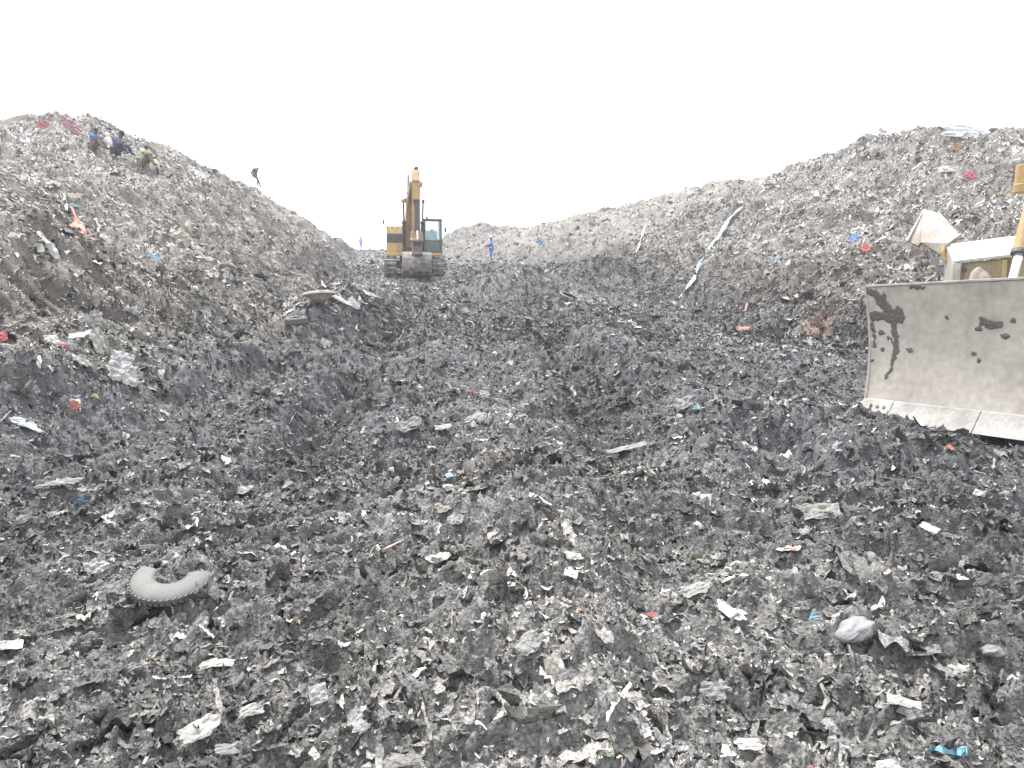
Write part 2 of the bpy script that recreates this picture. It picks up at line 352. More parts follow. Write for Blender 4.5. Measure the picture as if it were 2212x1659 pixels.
def build_scraps():
    x, y, r = wedge(36000, 1.7, 6.5, 1.2, 42); s = .023*RG.lognormal(0, .55, len(x))*(1+.06*r)
    scraps('shredded_plastic', 'small muddy grey shreds trodden into the ground in front', x, y, np.clip(s, .010, .10), scrap_tints(x, y), 7, 3, .20, 0, lift=.10)
    x, y, r = wedge(1700, 1.7, 7.5, .9, 42); s = .085*RG.lognormal(0, .4, len(x))
    scraps('muddy_rags', 'larger muddy grey rags and crumpled film lying in front', x, y, np.clip(s, .04, .19), np.clip(scrap_tints(x, y)*.6+.06, 0, .24), 10, 8, .10, 0, lift=.03, elong=RG.uniform(.35, .9, len(x)))
    x, y, r = wedge(6500, 1.7, 10, 1.0, 42); s = .11*RG.lognormal(0, .45, len(x))
    scraps('torn_strips', 'thin torn strips and strings matted into the mud', x, y, np.clip(s, .06, .35), scrap_tints(x, y), 10, 2, .16, 0, lift=.06, elong=RG.uniform(.05, .13, len(x)))
    x, y, r = wedge(95000, 6, 18, 1.15, 41); s = .040*RG.lognormal(0, .5, len(x))*(.7+.045*r)
    scraps('trodden_waste', 'dark shredded waste pressed into the track between the heaps', x, y, np.clip(s, .02, .13), scrap_tints(x, y), 4, 3, .22, .35, lift=.22)
    x = np.concatenate([RG.uniform(-16, -5, 20000), RG.uniform(5, 16, 9000)]); y = np.concatenate([RG.uniform(7.5, 20, 20000), RG.uniform(12, 21, 9000)]); s = .06*RG.lognormal(0, .55, len(x))
    scraps('heap_foot_waste', 'pale and brown rubbish covering the feet of both heaps', x, y, np.clip(s, .03, .25), scrap_tints(x, y), 5, 3, .26, .7, lift=.2, elong=RG.choice([.14, .25, .4, .7], len(x)))
    x, y, r = wedge(330000, 15, 48, 1.15, 40); k = near_crest(x, y); x, y, r = x[k], y[k], r[k]; s = .070*RG.lognormal(0, .55, len(x))*(.55+.02*r)
    scraps('heap_waste', 'pale and brown rubbish strewn over the slopes of both heaps', x, y, np.clip(s, .04, .34), scrap_tints(x, y), 4, 3, .26, .85, lift=.40, elong=RG.choice([.10, .16, .26, .45], len(x)))
    x, y, r = wedge(120000, 45, 100, .9, 38); k = near_crest(x, y); x, y, r = x[k], y[k], r[k]; s = .155*RG.lognormal(0, .4, len(x))
    scraps('far_waste', 'pale rubbish strewn over the far crests of the heaps', x, y, np.clip(s, .08, .4), scrap_tints(x, y), 3, 2, .28, .75, lift=.12)
build_scraps()
# ---------------------------------------------------------------- mesh helpers
def tag(o, label=None, cat=None, group=None):
    if label: o['label'] = label
    if cat: o['category'] = cat
    if group: o['group'] = group
    return o
def empty(name, loc, rot=(0, 0, 0), label=None, cat=None, group=None):
    o = bpy.data.objects.new(name, None); C.objects.link(o); o.location = loc; o.rotation_euler = rot
    o.empty_display_size = .2
    return tag(o, label, cat, group)
class MB:
    def __init__(s): s.b = bmesh.new()
    def box(s, c, d, rot=None):
        r = bmesh.ops.create_cube(s.b, size=1)
        m = Matrix.Translation(Vector(c)) @ (rot.to_matrix().to_4x4() if rot else Matrix()) @ Matrix.Diagonal((d[0], d[1], d[2], 1))
        bmesh.ops.transform(s.b, matrix=m, verts=r['verts']); return s
    def cyl(s, a, b, r0, r1=None, n=14, caps=True):
        a, b = Vector(a), Vector(b); d = b-a
        r = bmesh.ops.create_cone(s.b, cap_ends=caps, segments=n, radius1=r0, radius2=r0 if r1 is None else r1, depth=d.length)
        m = Matrix.Translation((a+b)/2) @ d.to_track_quat('Z', 'Y').to_matrix().to_4x4()
        bmesh.ops.transform(s.b, matrix=m, verts=r['verts']); return s
    def prism(s, pts, x0, x1):
        """pts (y, z) polygon extruded along x"""
        a = [s.b.verts.new((x0, y, z)) for y, z in pts]; b = [s.b.verts.new((x1, y, z)) for y, z in pts]; n = len(pts)
        s.b.faces.new(a); s.b.faces.new(b[::-1])
        for i in range(n): s.b.faces.new((a[i], b[i], b[(i+1) % n], a[(i+1) % n]))
        return s
    def slab(s, pts, t):
        """thick sheet through 3-D outline pts, thickness vector t"""
        t = Vector(t); a = [s.b.verts.new(p) for p in pts]; b = [s.b.verts.new(Vector(p)+t) for p in pts]; n = len(pts)
        s.b.faces.new(a); s.b.faces.new(b[::-1])
        for i in range(n): s.b.faces.new((a[i], b[i], b[(i+1) % n], a[(i+1) % n]))
        return s
    def tube(s, pts, r, n=8):
        pts = [Vector(p) for p in pts]; rs = r if isinstance(r, (list, tuple)) else [r]*len(pts); rings = []
        for i, p in enumerate(pts):
            d = (pts[min(i+1, len(pts)-1)]-pts[max(i-1, 0)]).normalized(); q = d.to_track_quat('Z', 'Y')
            rings.append([s.b.verts.new(p+q @ Vector((rs[i]*math.cos(2*math.pi*k/n), rs[i]*math.sin(2*math.pi*k/n), 0))) for k in range(n)])
        for A, B in zip(rings[:-1], rings[1:]):
            for k in range(n): s.b.faces.new((A[k], A[(k+1) % n], B[(k+1) % n], B[k]))
        s.b.faces.new(rings[0][::-1]); s.b.faces.new(rings[-1]); return s
    def lathe(s, prof, n=28, m=None, arc=1.0):
        """profile (r, z) turned about z"""
        rings = []; k = n if arc >= 1 else int(n*arc)+1
        for i in range(k):
            a = 2*math.pi*i/n; rings.append([s.b.verts.new((r*math.cos(a), r*math.sin(a), z)) for r, z in prof])
        for i in range(k if arc >= 1 else k-1):
            A, B = rings[i], rings[(i+1) % k]
            for j in range(len(prof)-1): s.b.faces.new((A[j], B[j], B[j+1], A[j+1]))
        if m is not None: bmesh.ops.transform(s.b, matrix=m, verts=[v for r_ in rings for v in r_])
        return s
    def build(s, name, mat, parent=None, bevel=0, smooth=False, rough=0):
        bmesh.ops.recalc_face_normals(s.b, faces=s.b.faces)
        if rough:
            for v in s.b.verts: v.co += Vector([random.uniform(-rough, rough) for _ in range(3)])
        me = bpy.data.meshes.new(name); s.b.to_mesh(me); s.b.free()
        if smooth:
            me.polygons.foreach_set('use_smooth', [True]*len(me.polygons))
        o = bpy.data.objects.new(name, me); C.objects.link(o); me.materials.append(mat)
        if parent: o.parent = parent
        if bevel:
            m = o.modifiers.new('bevel', 'BEVEL'); m.width = bevel; m.segments = 2; m.limit_method = 'ANGLE'
        return o
def ground_at(px, py, s=S22):
    """where the sight line through a picture point meets the ground"""
    a, b = ray(px*s, py*s); d = np.concatenate([np.arange(1.5, 30, .02), np.arange(30, 130, .1)])
    g = height(a*d, d); hit = np.nonzero(CAMZ+b*d <= g)[0]
    k = d[hit[0]] if len(hit) else 60.0
    return Vector((a*k, k, float(height(np.array([a*k]), np.array([k]))[0])))
def hz(x, y): return float(height(np.array([x]), np.array([y]))[0])
# ---------------------------------------------------------------- excavator
M['yellow'] = paint('excavator_yellow', (.56, .355, .11), .5, 0, (.30, .25, .18), .5, 1.6)
M['yellow_boom'] = paint('boom_yellow', (.50, .29, .07), .55, 0, (.26, .21, .15), .6, 1.8)
M['dark_steel'] = paint('dark_steel', (.035, .035, .04), .5, .2, (.10, .09, .08), .5, 4)
M['grille'] = paint('grille_grey', (.09, .10, .13), .5, .1, (.16, .15, .15), .5, 3)
M['mud_steel'] = paint('muddy_steel', (.27, .25, .22), .7, 0, (.06, .055, .05), .45, 1.7, .4)
M['track_steel'] = paint('track_steel', (.26, .25, .235), .6, .1, (.05, .045, .042), .5, 3, .3)
M['chrome'] = paint('cylinder_rod', (.65, .67, .72), .25, .7, (.4, .4, .4), .2, 3, 0)
M['cream'] = paint('pale_cap', (.50, .34, .19), .5, 0, (.4, .33, .25), .4, 2)
def glass(name, col, alpha):
    m = bpy.data.materials.new(name); m.use_nodes = True; t = m.node_tree; b = t.nodes['Principled BSDF']
    b.inputs['Base Color'].default_value = tuple(col)+(1,); b.inputs['Roughness'].default_value = .08
    b.inputs['Alpha'].default_value = alpha; b.inputs['Specular IOR Level'].default_value = .7
    n = N(t, 'ShaderNodeTexNoise'); n.inputs['Scale'].default_value = 2.5; n.inputs['Detail'].default_value = 5
    tc = N(t, 'ShaderNodeTexCoord'); t.links.new(tc.outputs['Object'], n.inputs['Vector'])
    r = N(t, 'ShaderNodeMapRange'); r.inputs[3].default_value = .03; r.inputs[4].default_value = .25
    t.links.new(n.outputs[0], r.inputs[0]); t.links.new(r.outputs[0], b.inputs['Roughness'])
    return m
M['glass'] = glass('cab_glass', (.38, .60, .68), .42)
M['glass_low'] = glass('cab_glass_green', (.05, .14, .10), .55)
M['mirror'] = paint('mirror_housing', (.05, .05, .055), .4, 0, (.1, .1, .1), .3, 5)
def track(root, side):
    """one crawler: belt of shoes round a frame, at x = side*1.3"""
    X = side*1.28; t = empty('track', (X, 0, 0)); t.parent = root
    Lh, R = 1.95, .44
    fr = MB(); fr.box((0, 0, .5), (.42, 3.9, .34)).box((-.22*side, 0, .56), (.12, 3.2, .26)); fr.build('track_frame', M['mud_steel'], t, .02)
    for y in (-Lh, Lh):
        wh = MB(); wh.cyl((-.2, y, R+.02), (.2, y, R+.02), .36, n=24).cyl((-.24, y, R+.02), (.24, y, R+.02), .14); wh.build('sprocket', M['dark_steel'], t, .01)
    for k in range(7): wh = MB(); wh.cyl((-.2, -1.4+k*.467, .16), (.2, -1.4+k*.467, .16), .12); wh.build('roller', M['dark_steel'], t)
    sh = MB(); per = 4*Lh+2*math.pi*R; n = 46
    for i in range(n):
        s = i/n*per
        if s < 2*Lh: p = (-Lh+s, 2*R); a = 0
        elif s < 2*Lh+math.pi*R: q = (s-2*Lh)/R; p = (Lh+math.sin(q)*R, R+math.cos(q)*R); a = -q
        elif s < 4*Lh+math.pi*R: p = (Lh-(s-2*Lh-math.pi*R), 0); a = math.pi
        else: q = (s-4*Lh-math.pi*R)/R; p = (-Lh-math.sin(q)*R, R-math.cos(q)*R); a = math.pi-q
        rot = Euler((a, 0, 0)); c = Vector((0, p[0], p[1]+.03))
        nrm = rot.to_matrix() @ Vector((0, 0, 1)); tg = rot.to_matrix() @ Vector((0, 1, 0))
        sh.box(c, (.66, per/n*.80, .035), rot)
        sh.box(c+nrm*.04-tg*.03, (.66, .022, .06), rot)
    sh.build('track_shoes', M['track_steel'], t, 0, rough=.004)
    mud = MB()
    for k in range(26):
        y = random.uniform(-2.0, 2.0); mud.box((random.uniform(-.3, .3), y, 2*R+.05+random.uniform(0, .05)), [random.uniform(.08, .3) for _ in range(2)]+[random.uniform(.04, .12)], Euler((random.random(), random.random(), random.random()*3)))
    mud.build('caked_mud', M['mud_steel'], t, .03, rough=.02)
def excavator():
    x0, y0 = -5.55, 40.4
    z0 = float(base(np.array([x0]), np.array([y0]))[0])-.02
    root = empty('excavator', (x0, y0, z0), (math.radians(5.5), 0, math.radians(9.8)),
                 'yellow crawler excavator facing the camera with its boom up and muddy bucket on the ground', 'excavator')
    tmp = MB(); tmp.box((0, 0, .62), (1.9, 1.9, .4)).cyl((0, 0, .8), (0, 0, 1.12), .75, n=28); tmp.box((0, -1.05, .5), (1.5, .35, .3)); tmp.box((0, 1.05, .5), (1.5, .35, .3))
    tmp.build('carbody', M['dark_steel'], root, .02)
    for s in (-1, 1): track(root, s)
    d = MB(); d.box((0, .7, 1.2), (2.9, 4.6, .2)).box((0, -1.5, 1.22), (1.0, .7, .22)); d.build('deck', M['yellow'], root, .03)
    h = MB(); h.prism([(-1.35, 1.32), (-1.35, 1.78), (2.5, 1.78), (2.5, 1.32)], -1.48, -.56); h.build('storage_box', M['yellow'], root, .03)
    h = MB(); h.prism([(-1.30, 1.785), (-1.30, 2.25), (2.4, 2.3), (2.4, 1.785)], -1.46, -.60)
    h.build('side_panel', M['grille'], root, .02)
    h = MB()
    for k in range(11): h.box((-1.4+k*.078, -1.31, 2.0), (.012, .02, .38))
    h.box((-1.03, -1.315, 2.02), (.86, .012, .015)); h.build('grille', M['dark_steel'], root)
    h = MB(); h.box((-1.03, -1.2, 2.28), (.86, .26, .06)).prism([(-.95, 2.30), (-.75, 2.66), (1.6, 2.72), (2.4, 2.5), (2.4, 2.30)], -1.44, -.52)
    h.build('engine_cover', M['yellow'], root, .03)
    h = MB(); h.prism([(1.3, 1.31), (1.3, 2.55), (2.0, 2.6), (2.6, 2.3), (2.75, 1.5), (2.5, 1.31)], -.5, 1.45); h.build('counterweight', M['yellow'], root, .06)
    h = MB(); h.prism([(-.3, 1.31), (-.3, 2.1), (1.2, 2.3), (1.2, 1.31)], -.5, .5); h.build('pump_cover', M['yellow_boom'], root, .03)
    r = MB()
    for x in (-1.42, -1.2, -.9, -.62): r.cyl((x, -.85, 2.3), (x+.06, -.8, 2.86 if x < -1.3 else 2.68), .014)
    r.cyl((-1.40, -.8, 2.68), (-.60, -.8, 2.68), .014).cyl((-.72, -1.25, 2.3), (-.60, -.85, 2.68), .014).cyl((-.66, -.8, 2.66), (-.66, -.8, 2.95), .018)
    r.build('handrail', M['dark_steel'], root)
    r = MB(); r.cyl((-1.3, -1.3, 2.3), (-1.58, -1.38, 2.8), .012).cyl((-1.40, -1.3, 2.3), (-1.58, -1.38, 2.8), .01); r.box((-1.61, -1.4, 2.86), (.10, .06, .22)); r.build('wing_mirror', M['mirror'], root, .01)
    # cab
    cab = empty('cab', (0, 0, 0)); cab.parent = root
    x0c, x1c, yf, yb, zb, zt = .52, 1.48, -1.85, -.15, 1.26, 3.02
    f = MB()
    for x in (x0c+.04, x1c-.04):
        f.prism([(yf, zb), (yf+.08, zb), (yf+.16, zt), (yf+.08, zt)], x-.035, x+.035)
        f.box((x, yb-.04, (zb+zt)/2), (.08, .08, zt-zb)).box((x, (yf+yb)/2, zb+.05), (.07, yb-yf, .1)).box((x, -.95, (zb+zt)/2), (.06, .06, zt-zb))
    f.box(((x0c+x1c)/2, yf+.05, zb+.03), (x1c-x0c, .08, .07)).box(((x0c+x1c)/2, yf+.13, zt-.03), (x1c-x0c, .10, .08)).box(((x0c+x1c)/2, yf+.085, 1.93), (x1c-x0c-.08, .04, .03))
    f.box(((x0c+x1c)/2, yb-.02, 1.65), (x1c-x0c, .05, .8)).box((x0c+.03, (yf+yb)/2+.4, 1.6), (.04, .8, .6))
    f.build('cab_frame', M['dark_steel'], cab, .012)
    f = MB(); f.prism([(yf+.02, zt), (yf+.08, zt+.07), (yb-.1, zt+.09), (yb+.02, zt)], x0c-.01, x1c+.01); f.build('cab_roof', M['grille'], cab, .03)
    f = MB(); f.box(((x0c+x1c)/2, yf+.4, zb-.04), (1.0, .9, .1)).box(((x0c+x1c)/2, yf+.02, zb-.06), (.98, .08, .16)); f.build('cab_sill', M['yellow'], cab, .02)
    g = MB(); g.slab([(x0c+.07, yf+.092, 1.95), (x1c-.07, yf+.092, 1.95), (x1c-.07, yf+.135, zt-.07), (x0c+.07, yf+.135, zt-.07)], (0, .008, 0)); g.build('windscreen', M['glass'], cab)
    g = MB(); g.slab([(x0c+.07, yf+.05, zb+.08), (x1c-.07, yf+.05, zb+.08), (x1c-.07, yf+.085, 1.915), (x0c+.07, yf+.085, 1.915)], (0, .008, 0)); g.build('lower_window', M['glass_low'], cab)
    for x in (x0c+.03, x1c-.03):
        g = MB(); g.box((x, (yf+yb)/2+.1, 2.4), (.008, 1.3, 1.1)); g.build('side_window', M['glass'], cab)
    s_ = MB(); s_.box((1.0, -.75, 1.55), (.5, .5, .14)).prism([(-.5, 1.55), (-.42, 2.35), (-.34, 2.35), (-.38, 1.55)], .76, 1.24); s_.build('seat', M['dark_steel'], cab, .03)
    for x in (.82, 1.16): s_ = MB(); s_.cyl((x, -1.45, 1.3), (x, -1.4, 1.75), .02).cyl((x, -1.4, 1.75), (x, -1.38, 1.85), .035); s_.build('control_lever', M['dark_steel'], cab)
    r = MB(); r.cyl((1.46, -1.75, 2.62), (1.62, -1.8, 2.62), .014).cyl((1.62, -1.8, 2.62), (1.64, -1.8, 2.5), .012); r.box((1.66, -1.82, 2.5), (.12, .06, .24)); r.build('wing_mirror', M['mirror'], root, .012)
    r = MB(); r.box((.68, -1.75, zt+.10), (.10, .08, .09)); r.build('work_light', M['mirror'], cab, .01)
    # boom, stick, cylinders
    up = [(-.55, 2.0), (-1.25, 3.2), (-2.05, 4.15), (-3.1, 4.62), (-4.25, 4.82)]
    lo = [(-4.62, 4.44), (-3.3, 4.15), (-2.45, 3.65), (-1.75, 2.75), (-.95, 1.55), (-.5, 1.55)]
    b = MB(); b.prism(up+lo, -.24, .24)
    b.cyl((-.33, -.7, 1.75), (.33, -.7, 1.75), .15); b.cyl((-.30, -4.42, 4.6), (.34, -4.42, 4.6), .13)
    b.cyl((-.52, -2.2, 3.92), (.46, -2.2, 3.92), .07); b.box((-.31, -2.25, 3.95), (.12, .30, .22))
    b.box((.28, -3.2, 4.5), (.07, .3, .12)).box((-.27, -3.0, 4.3), (.06, .2, .12))
    bo = b.build('boom', M['yellow_boom'], root, .03); bo.rotation_euler.z = math.radians(4.1); bo.location = (-.322, -.011, 0)
    for dx in (-.33, -.29):
        hs = MB(); hs.tube([(dx, -1.2, 2.6), (dx-.02, -2.1, 4.1), (dx-.03, -3.2, 4.85), (dx-.05, -4.1, 5.1), (dx-.02, -4.6, 4.85), (dx+.02, -4.75, 4.2), (dx+.05, -4.5, 3.7)], .018, 6)
        hs.build('hydraulic_hose', M['dark_steel'], root, 0, True)
    for s in (-1, 1):
        c = MB(); c.cyl((s*.42, -1.55, 1.38), (s*.44, -1.95, 2.85), .088, n=16).cyl((s*.42, -1.55, 1.30), (s*.42, -1.58, 1.5), .11).cyl((s*.44, -1.93, 2.78), (s*.44, -1.97, 2.92), .11)
        c.build('boom_cylinder', M['dark_steel'], root, .005).location.x = -.10 if s < 0 else 0
        c = MB(); c.cyl((s*.44, -1.97, 2.9), (s*.46, -2.2, 3.92), .045, n=12).cyl((s*.40, -2.2, 3.94), (s*.54, -2.2, 3.94), .09); c.build('boom_rod', M['dark_steel'], root).location.x = -.10 if s < 0 else 0
    st = MB(); st.prism([(-4.2, 5.36), (-4.48, 5.42), (-4.72, 4.9), (-5.22, 1.95), (-5.1, 1.78), (-4.92, 1.86), (-4.30, 4.45), (-4.1, 4.8)], -.19, .19)
    st.cyl((-.27, -5.06, 1.9), (.27, -5.06, 1.9), .08).cyl((-.24, -4.96, 2.45), (.24, -4.96, 2.45), .06)
    st.box((-.17, -4.78, 4.1), (.04, .16, 1.3)).box((.17, -4.78, 4.1), (.04, .16, 1.3)).box((0, -4.80, 3.95), (.16, .1, .22))
    st.build('stick', M['yellow_boom'], root, .025).location.z = -.2
    st = MB(); st.prism([(-4.10, 5.38), (-4.52, 5.44), (-4.80, 4.95), (-4.78, 4.88), (-4.10, 4.88)], -.168, .168); st.build('stick_head', M['cream'], root, .03).location.z = -.2
    st = MB(); st.box((.02, -4.34, 5.52), (.20, .22, .10)).cyl((-.05, -4.34, 5.58), (.13, -4.34, 5.58), .07)
    st.tube([(.1, -4.4, 5.52), (.17, -4.6, 5.42), (.16, -4.75, 5.2)], .02, 6); st.build('stick_pin', M['dark_steel'], root, .01).location.z = -.2
    c = MB(); c.cyl((.02, -4.98, 3.86), (.02, -5.28, 2.62), .105, n=18).cyl((.02, -5.25, 2.72), (.02, -5.3, 2.55), .13).cyl((.02, -4.96, 3.92), (.02, -4.99, 3.8), .125)
    c.cyl((-.14, -4.9, 3.97), (.18, -4.9, 3.97), .08); c.build('bucket_cylinder', M['dark_steel'], root, .005).location.z = -.2
    c = MB(); c.cyl((.02, -5.3, 2.55), (.02, -5.40, 2.08), .06, n=12); c.build('bucket_rod', M['chrome'], root).location.z = -.2
    c = MB()
    for x in (-.25, .25):
        c.prism([(-5.5, 2.1), (-5.34, 2.16), (-4.9, 2.5), (-4.96, 2.40), (-5.3, 1.96), (-5.46, 1.98)], x-.035, x+.035)
        c.prism([(-5.5, 2.1), (-5.34, 2.1), (-5.28, 1.5), (-5.34, 1.36), (-5.44, 1.42)], x*.8-.03, x*.8+.03)
    c.cyl((-.33, -5.42, 2.05), (.33, -5.42, 2.05), .085).cyl((-.26, -5.36, 1.45), (.26, -5.36, 1.45), .07)
    for x in (-.29, -.18, .16, .29): c.cyl((x-.03, -5.42, 2.05), (x+.03, -5.42, 2.05), .115)
    c.build('bucket_linkage', M['mud_steel'], root, .012).location.z = -.2
    # bucket: curved back towards us, mouth towards the machine
    bk = empty('bucket', (0, 0, -.2)); bk.parent = root
    prof = [(-4.62, 1.52), (-4.95, 1.50), (-5.2, 1.40), (-5.36, 1.22), (-5.43, 1.0), (-5.42, .78), (-5.33, .56), (-5.16, .38), (-4.92, .28), (-4.6, .26), (-4.25, .34)]
    inn = [(y+(.035 if i < 6 else .0), z-(.03 if i < 4 else -.03 if i > 7 else 0)) for i, (y, z) in enumerate(prof)][::-1]
    inn = [(y+.03*(-4.75-y if y < -4.75 else 0)/.6+.0, z) for y, z in inn]
    sh = MB(); sh.prism(prof+inn, -.69, .69); sh.build('bucket_shell', M['mud_steel'], bk, .01)
    for s in (-1, 1):
        sp_ = MB(); sp_.prism(prof+[(-4.3, .9)], s*.69-.02, s*.69+.02); sp_.build('bucket_side', M['mud_steel'], bk, .008)
    ea = MB()
    for x in (-.2, .2): ea.prism([(-4.75, 1.45), (-5.3, 1.34), (-5.42, 1.52), (-5.2, 1.95), (-5.02, 1.98)], x-.03, x+.03)
    ea.box((0, -5.15, 1.62), (.36, .06, .3)); ea.build('bucket_ear', M['mud_steel'], bk, .01)
    for k in range(5):
        te = MB(); te.prism([(-4.4, .30), (-4.4, .40), (-4.05, .42)], -.64+k*.32-.05, -.64+k*.32+.05); te.build('tooth', M['track_steel'], bk)
    gx = np.linspace(-.68, .68, 90); gs = np.linspace(2.2, 9.0, 80); X, G = np.meshgrid(gx, gs, indexing='ij')
    i0 = np.floor(G).astype(int).clip(0, 9); fr_ = G-i0; pa = np.array(prof)
    Yp = pa[i0, 0]*(1-fr_)+pa[i0+1, 0]*fr_; Zp = pa[i0, 1]*(1-fr_)+pa[i0+1, 1]*fr_
    f = perlin(X*4.2, Zp*5, 91)+.5*perlin(X*13, Zp*13, 92)+np.interp(G, [2.2, 4.6, 5.4, 7.5, 9], [-.75, -.55, .15, .2, .5])
    T = .008+np.clip(f, 0, .5)*.05; V = np.stack([X, Yp-T, Zp-T*np.interp(G, [2, 6, 9], [-.6, .3, 1])], -1).reshape(-1, 3)
    on = (f > 0)+0; idx = np.arange(90*80).reshape(90, 80); q = np.stack([idx[:-1, :-1], idx[1:, :-1], idx[1:, 1:], idx[:-1, 1:]], -1)
    fa = q[on[:-1, :-1]+on[1:, :-1]+on[1:, 1:]+on[:-1, 1:] >= 3]; us = np.unique(fa); mp = np.zeros(90*80, int); mp[us] = np.arange(len(us))
    o = set_mesh('caked_mud', V[us], mp[fa], np.ones((len(us), 3)), paint('wet_mud', (.05, .046, .043), .5, 0, (.13, .12, .105), .4, 6, .5), True); o.parent = bk
    return root
EX = excavator()
# ---------------------------------------------------------------- bulldozer at the right edge
M['blade'] = paint('worn_blade_steel', (.56, .52, .455), .5, .05, (.42, .385, .335), .5, 1.3, .15)
M['edge'] = paint('bare_cutting_steel', (.30, .295, .28), .55, .1, (.20, .19, .17), .45, 4, .15)
M['dozer_yellow'] = paint('dozer_yellow', (.50, .32, .12), .55, 0, (.35, .28, .19), .5, 2.2)
M['dull_yellow'] = paint('dull_yellow_plate', (.34, .27, .13), .6, 0, (.22, .19, .15), .6, 2.6)
M['pale_plate'] = paint('scratched_pale_plate', (.42, .41, .375), .5, .1, (.28, .265, .235), .5, 3, .15)
M['rust_plate'] = paint('rusty_pale_plate', (.33, .32, .30), .65, .1, (.20, .165, .135), .55, 2.5, .25)
M['mud'] = paint('stuck_mud', (.13, .12, .11), .6, 0, (.14, .13, .12), .4, 8, .5)
M['bolt'] = paint('bolt_head', (.14, .135, .13), .5, .4, (.08, .07, .06), .3, 9)
def dozer():
    psi = math.radians(-64.1)
    loc = Vector((5.32, 7.24, .33))
    root = empty('bulldozer', loc, (0, 0, psi), 'yellow bulldozer at the right edge with its broad grey muddy blade set on the ground', 'bulldozer')
    inv = (Matrix.Translation(loc) @ Matrix.Rotation(psi, 4, 'Z')).inverted()
    W = lambda px, py, d: inv @ P(px, py, d)
    H0, H1, HW = .26, 1.70, 1.95
    def fwd(z):
        t = (z-H0)/(H1-H0); return .05-.085*t*t+.07*math.sin(math.pi*min(1, max(0, t)))
    bl = empty('blade', (0, 0, 0)); bl.parent = root
    zs = [H0+(H1-H0)*k/18 for k in range(19)]
    pr = [(fwd(z), z) for z in zs]
    b = MB(); b.prism(pr+[(y+.045, z) for y, z in pr[::-1]], -HW, HW)
    b.box((0, .32, .55), (3.6, .28, .1)).box((0, .32, 1.25), (3.6, .28, .1))
    for x in (-1.6, -.6, .6, 1.6): b.box((x, .32, .9), (.06, .3, 1.1))
    b.build('moldboard', M['blade'], bl, .006)
    b = MB(); b.box((0, fwd(H1)+.02, H1+.014), (2*HW+.02, .07, .028)); b.build('top_rim', M['pale_plate'], bl, .005)
    for s in (-1, 1):
        b = MB(); b.prism([(fwd(z)-.012, z) for z in zs]+[(.10, H1), (.16, .9), (.10, H0)], s*(HW+.012)-.014, s*(HW+.012)+.014); b.build('end_plate', M['blade'], bl, .004)
    e0, e1 = Vector((0, fwd(H0)-.01, H0+.03)), Vector((0, fwd(H0)-.17, H0-.20))
    def edge(xa, xb, name, flare=0):
        m = MB(); t = Vector((0, .03, .025))
        m.slab([(xa, e0.y, e0.z), (xb, e0.y, e0.z), (xb+max(flare, 0), e1.y, e1.z), (xa+min(flare, 0), e1.y, e1.z)], t)
        return m.build(name, M['edge'], bl, .004)
    edge(-HW-.02, -1.56, 'end_bit', -.12); edge(1.56, HW+.02, 'end_bit', .12)
    for a, c in ((-1.553, -.52), (-.513, .513), (.52, 1.553)): edge(a, c, 'cutting_edge')
    d = (e1-e0).normalized(); nn = Vector((0, -d.z, d.y)); nn = nn if nn.y < 0 else -nn
    for x, k in ((-1.83, .3), (-1.74, .3), (-1.65, .3), (-1.90, .68), (-1.79, .68), (-1.67, .68)):
        c = e0+d*(k*.29)+Vector((x, 0, 0)); m = MB(); m.cyl(c-nn*.004, c+nn*.012, .024, .02, 12); m.build('bolt', M['bolt'], bl)
    # caked mud: raised patches with ragged rims
    st = [((240, 800), (310, 820), 20), ((300, 850), (345, 905), 26), ((240, 930), (400, 930), 30), ((233, 950), (242, 1080), 11), ((355, 940), (375, 1110), 17),
          ((366, 1110), (350, 1200), 8), ((352, 1205), (325, 1245), 13), ((285, 1020), (310, 1018), 9), ((320, 1040), (345, 1055), 17), ((395, 880), (405, 900), 16),
          ((855, 940), (935, 955), 27), ((825, 980), (840, 980), 11), ((960, 1015), (985, 1018), 14), ((1040, 1035), (1052, 1050), 8), ((800, 1115), (805, 1120), 10),
          ((450, 1110), (456, 1112), 8), ((665, 925), (670, 938), 7), ((480, 768), (560, 762), 9), ((290, 1112), (292, 1112), 6), ((232, 1165), (245, 1160), 8), ((1100, 1010), (1180, 1030), 12),
          ((1250, 900), (1300, 930), 24), ((1500, 1100), (1520, 1110), 16), ((835, 1152), (838, 1155), 6), ((585, 1155), (590, 1160), 5), ((1020, 930), (1024, 933), 6)]
    gx = np.linspace(-1.94, 1.0, 300); gz = np.linspace(H0+.02, H1-.01, 150)
    X, Z = np.meshgrid(gx, gz, indexing='ij')
    k = (X+1.95)/1.86; cxp = 222+878*np.clip(k*(1-.12*(1-k)), 0, 9)
    top = 775-67*(cxp-222)/878; bot = 1390+80*(cxp-222)/878
    cyp = bot+(top-bot)*(Z-H0)/(H1-H0)
    nz = perlin(X*9, Z*9, 71)*14+perlin(X*26, Z*26, 72)*9
    f = np.full(X.shape, -99.0)
    for (ax, ay), (bx, by), r in st:
        dx, dy = bx-ax, by-ay; t = np.clip(((cxp-ax)*dx+(cyp-ay)*dy)/(dx*dx+dy*dy+1e-6), 0, 1)
        f = np.maximum(f, r-np.hypot(cxp-ax-t*dx, cyp-ay-t*dy))
    f = f+nz*np.where(f > -20, 1, 0)
    T = np.clip(f/10, 0, 1)**.6*.009*(1+.5*perlin(X*30, Z*30, 73))
    tt = (Z-H0)/(H1-H0); Y = .05-.085*tt*tt+.07*np.sin(np.pi*tt)-.002-T
    on = f > 0; V = np.stack([X, Y, Z], -1).reshape(-1, 3)
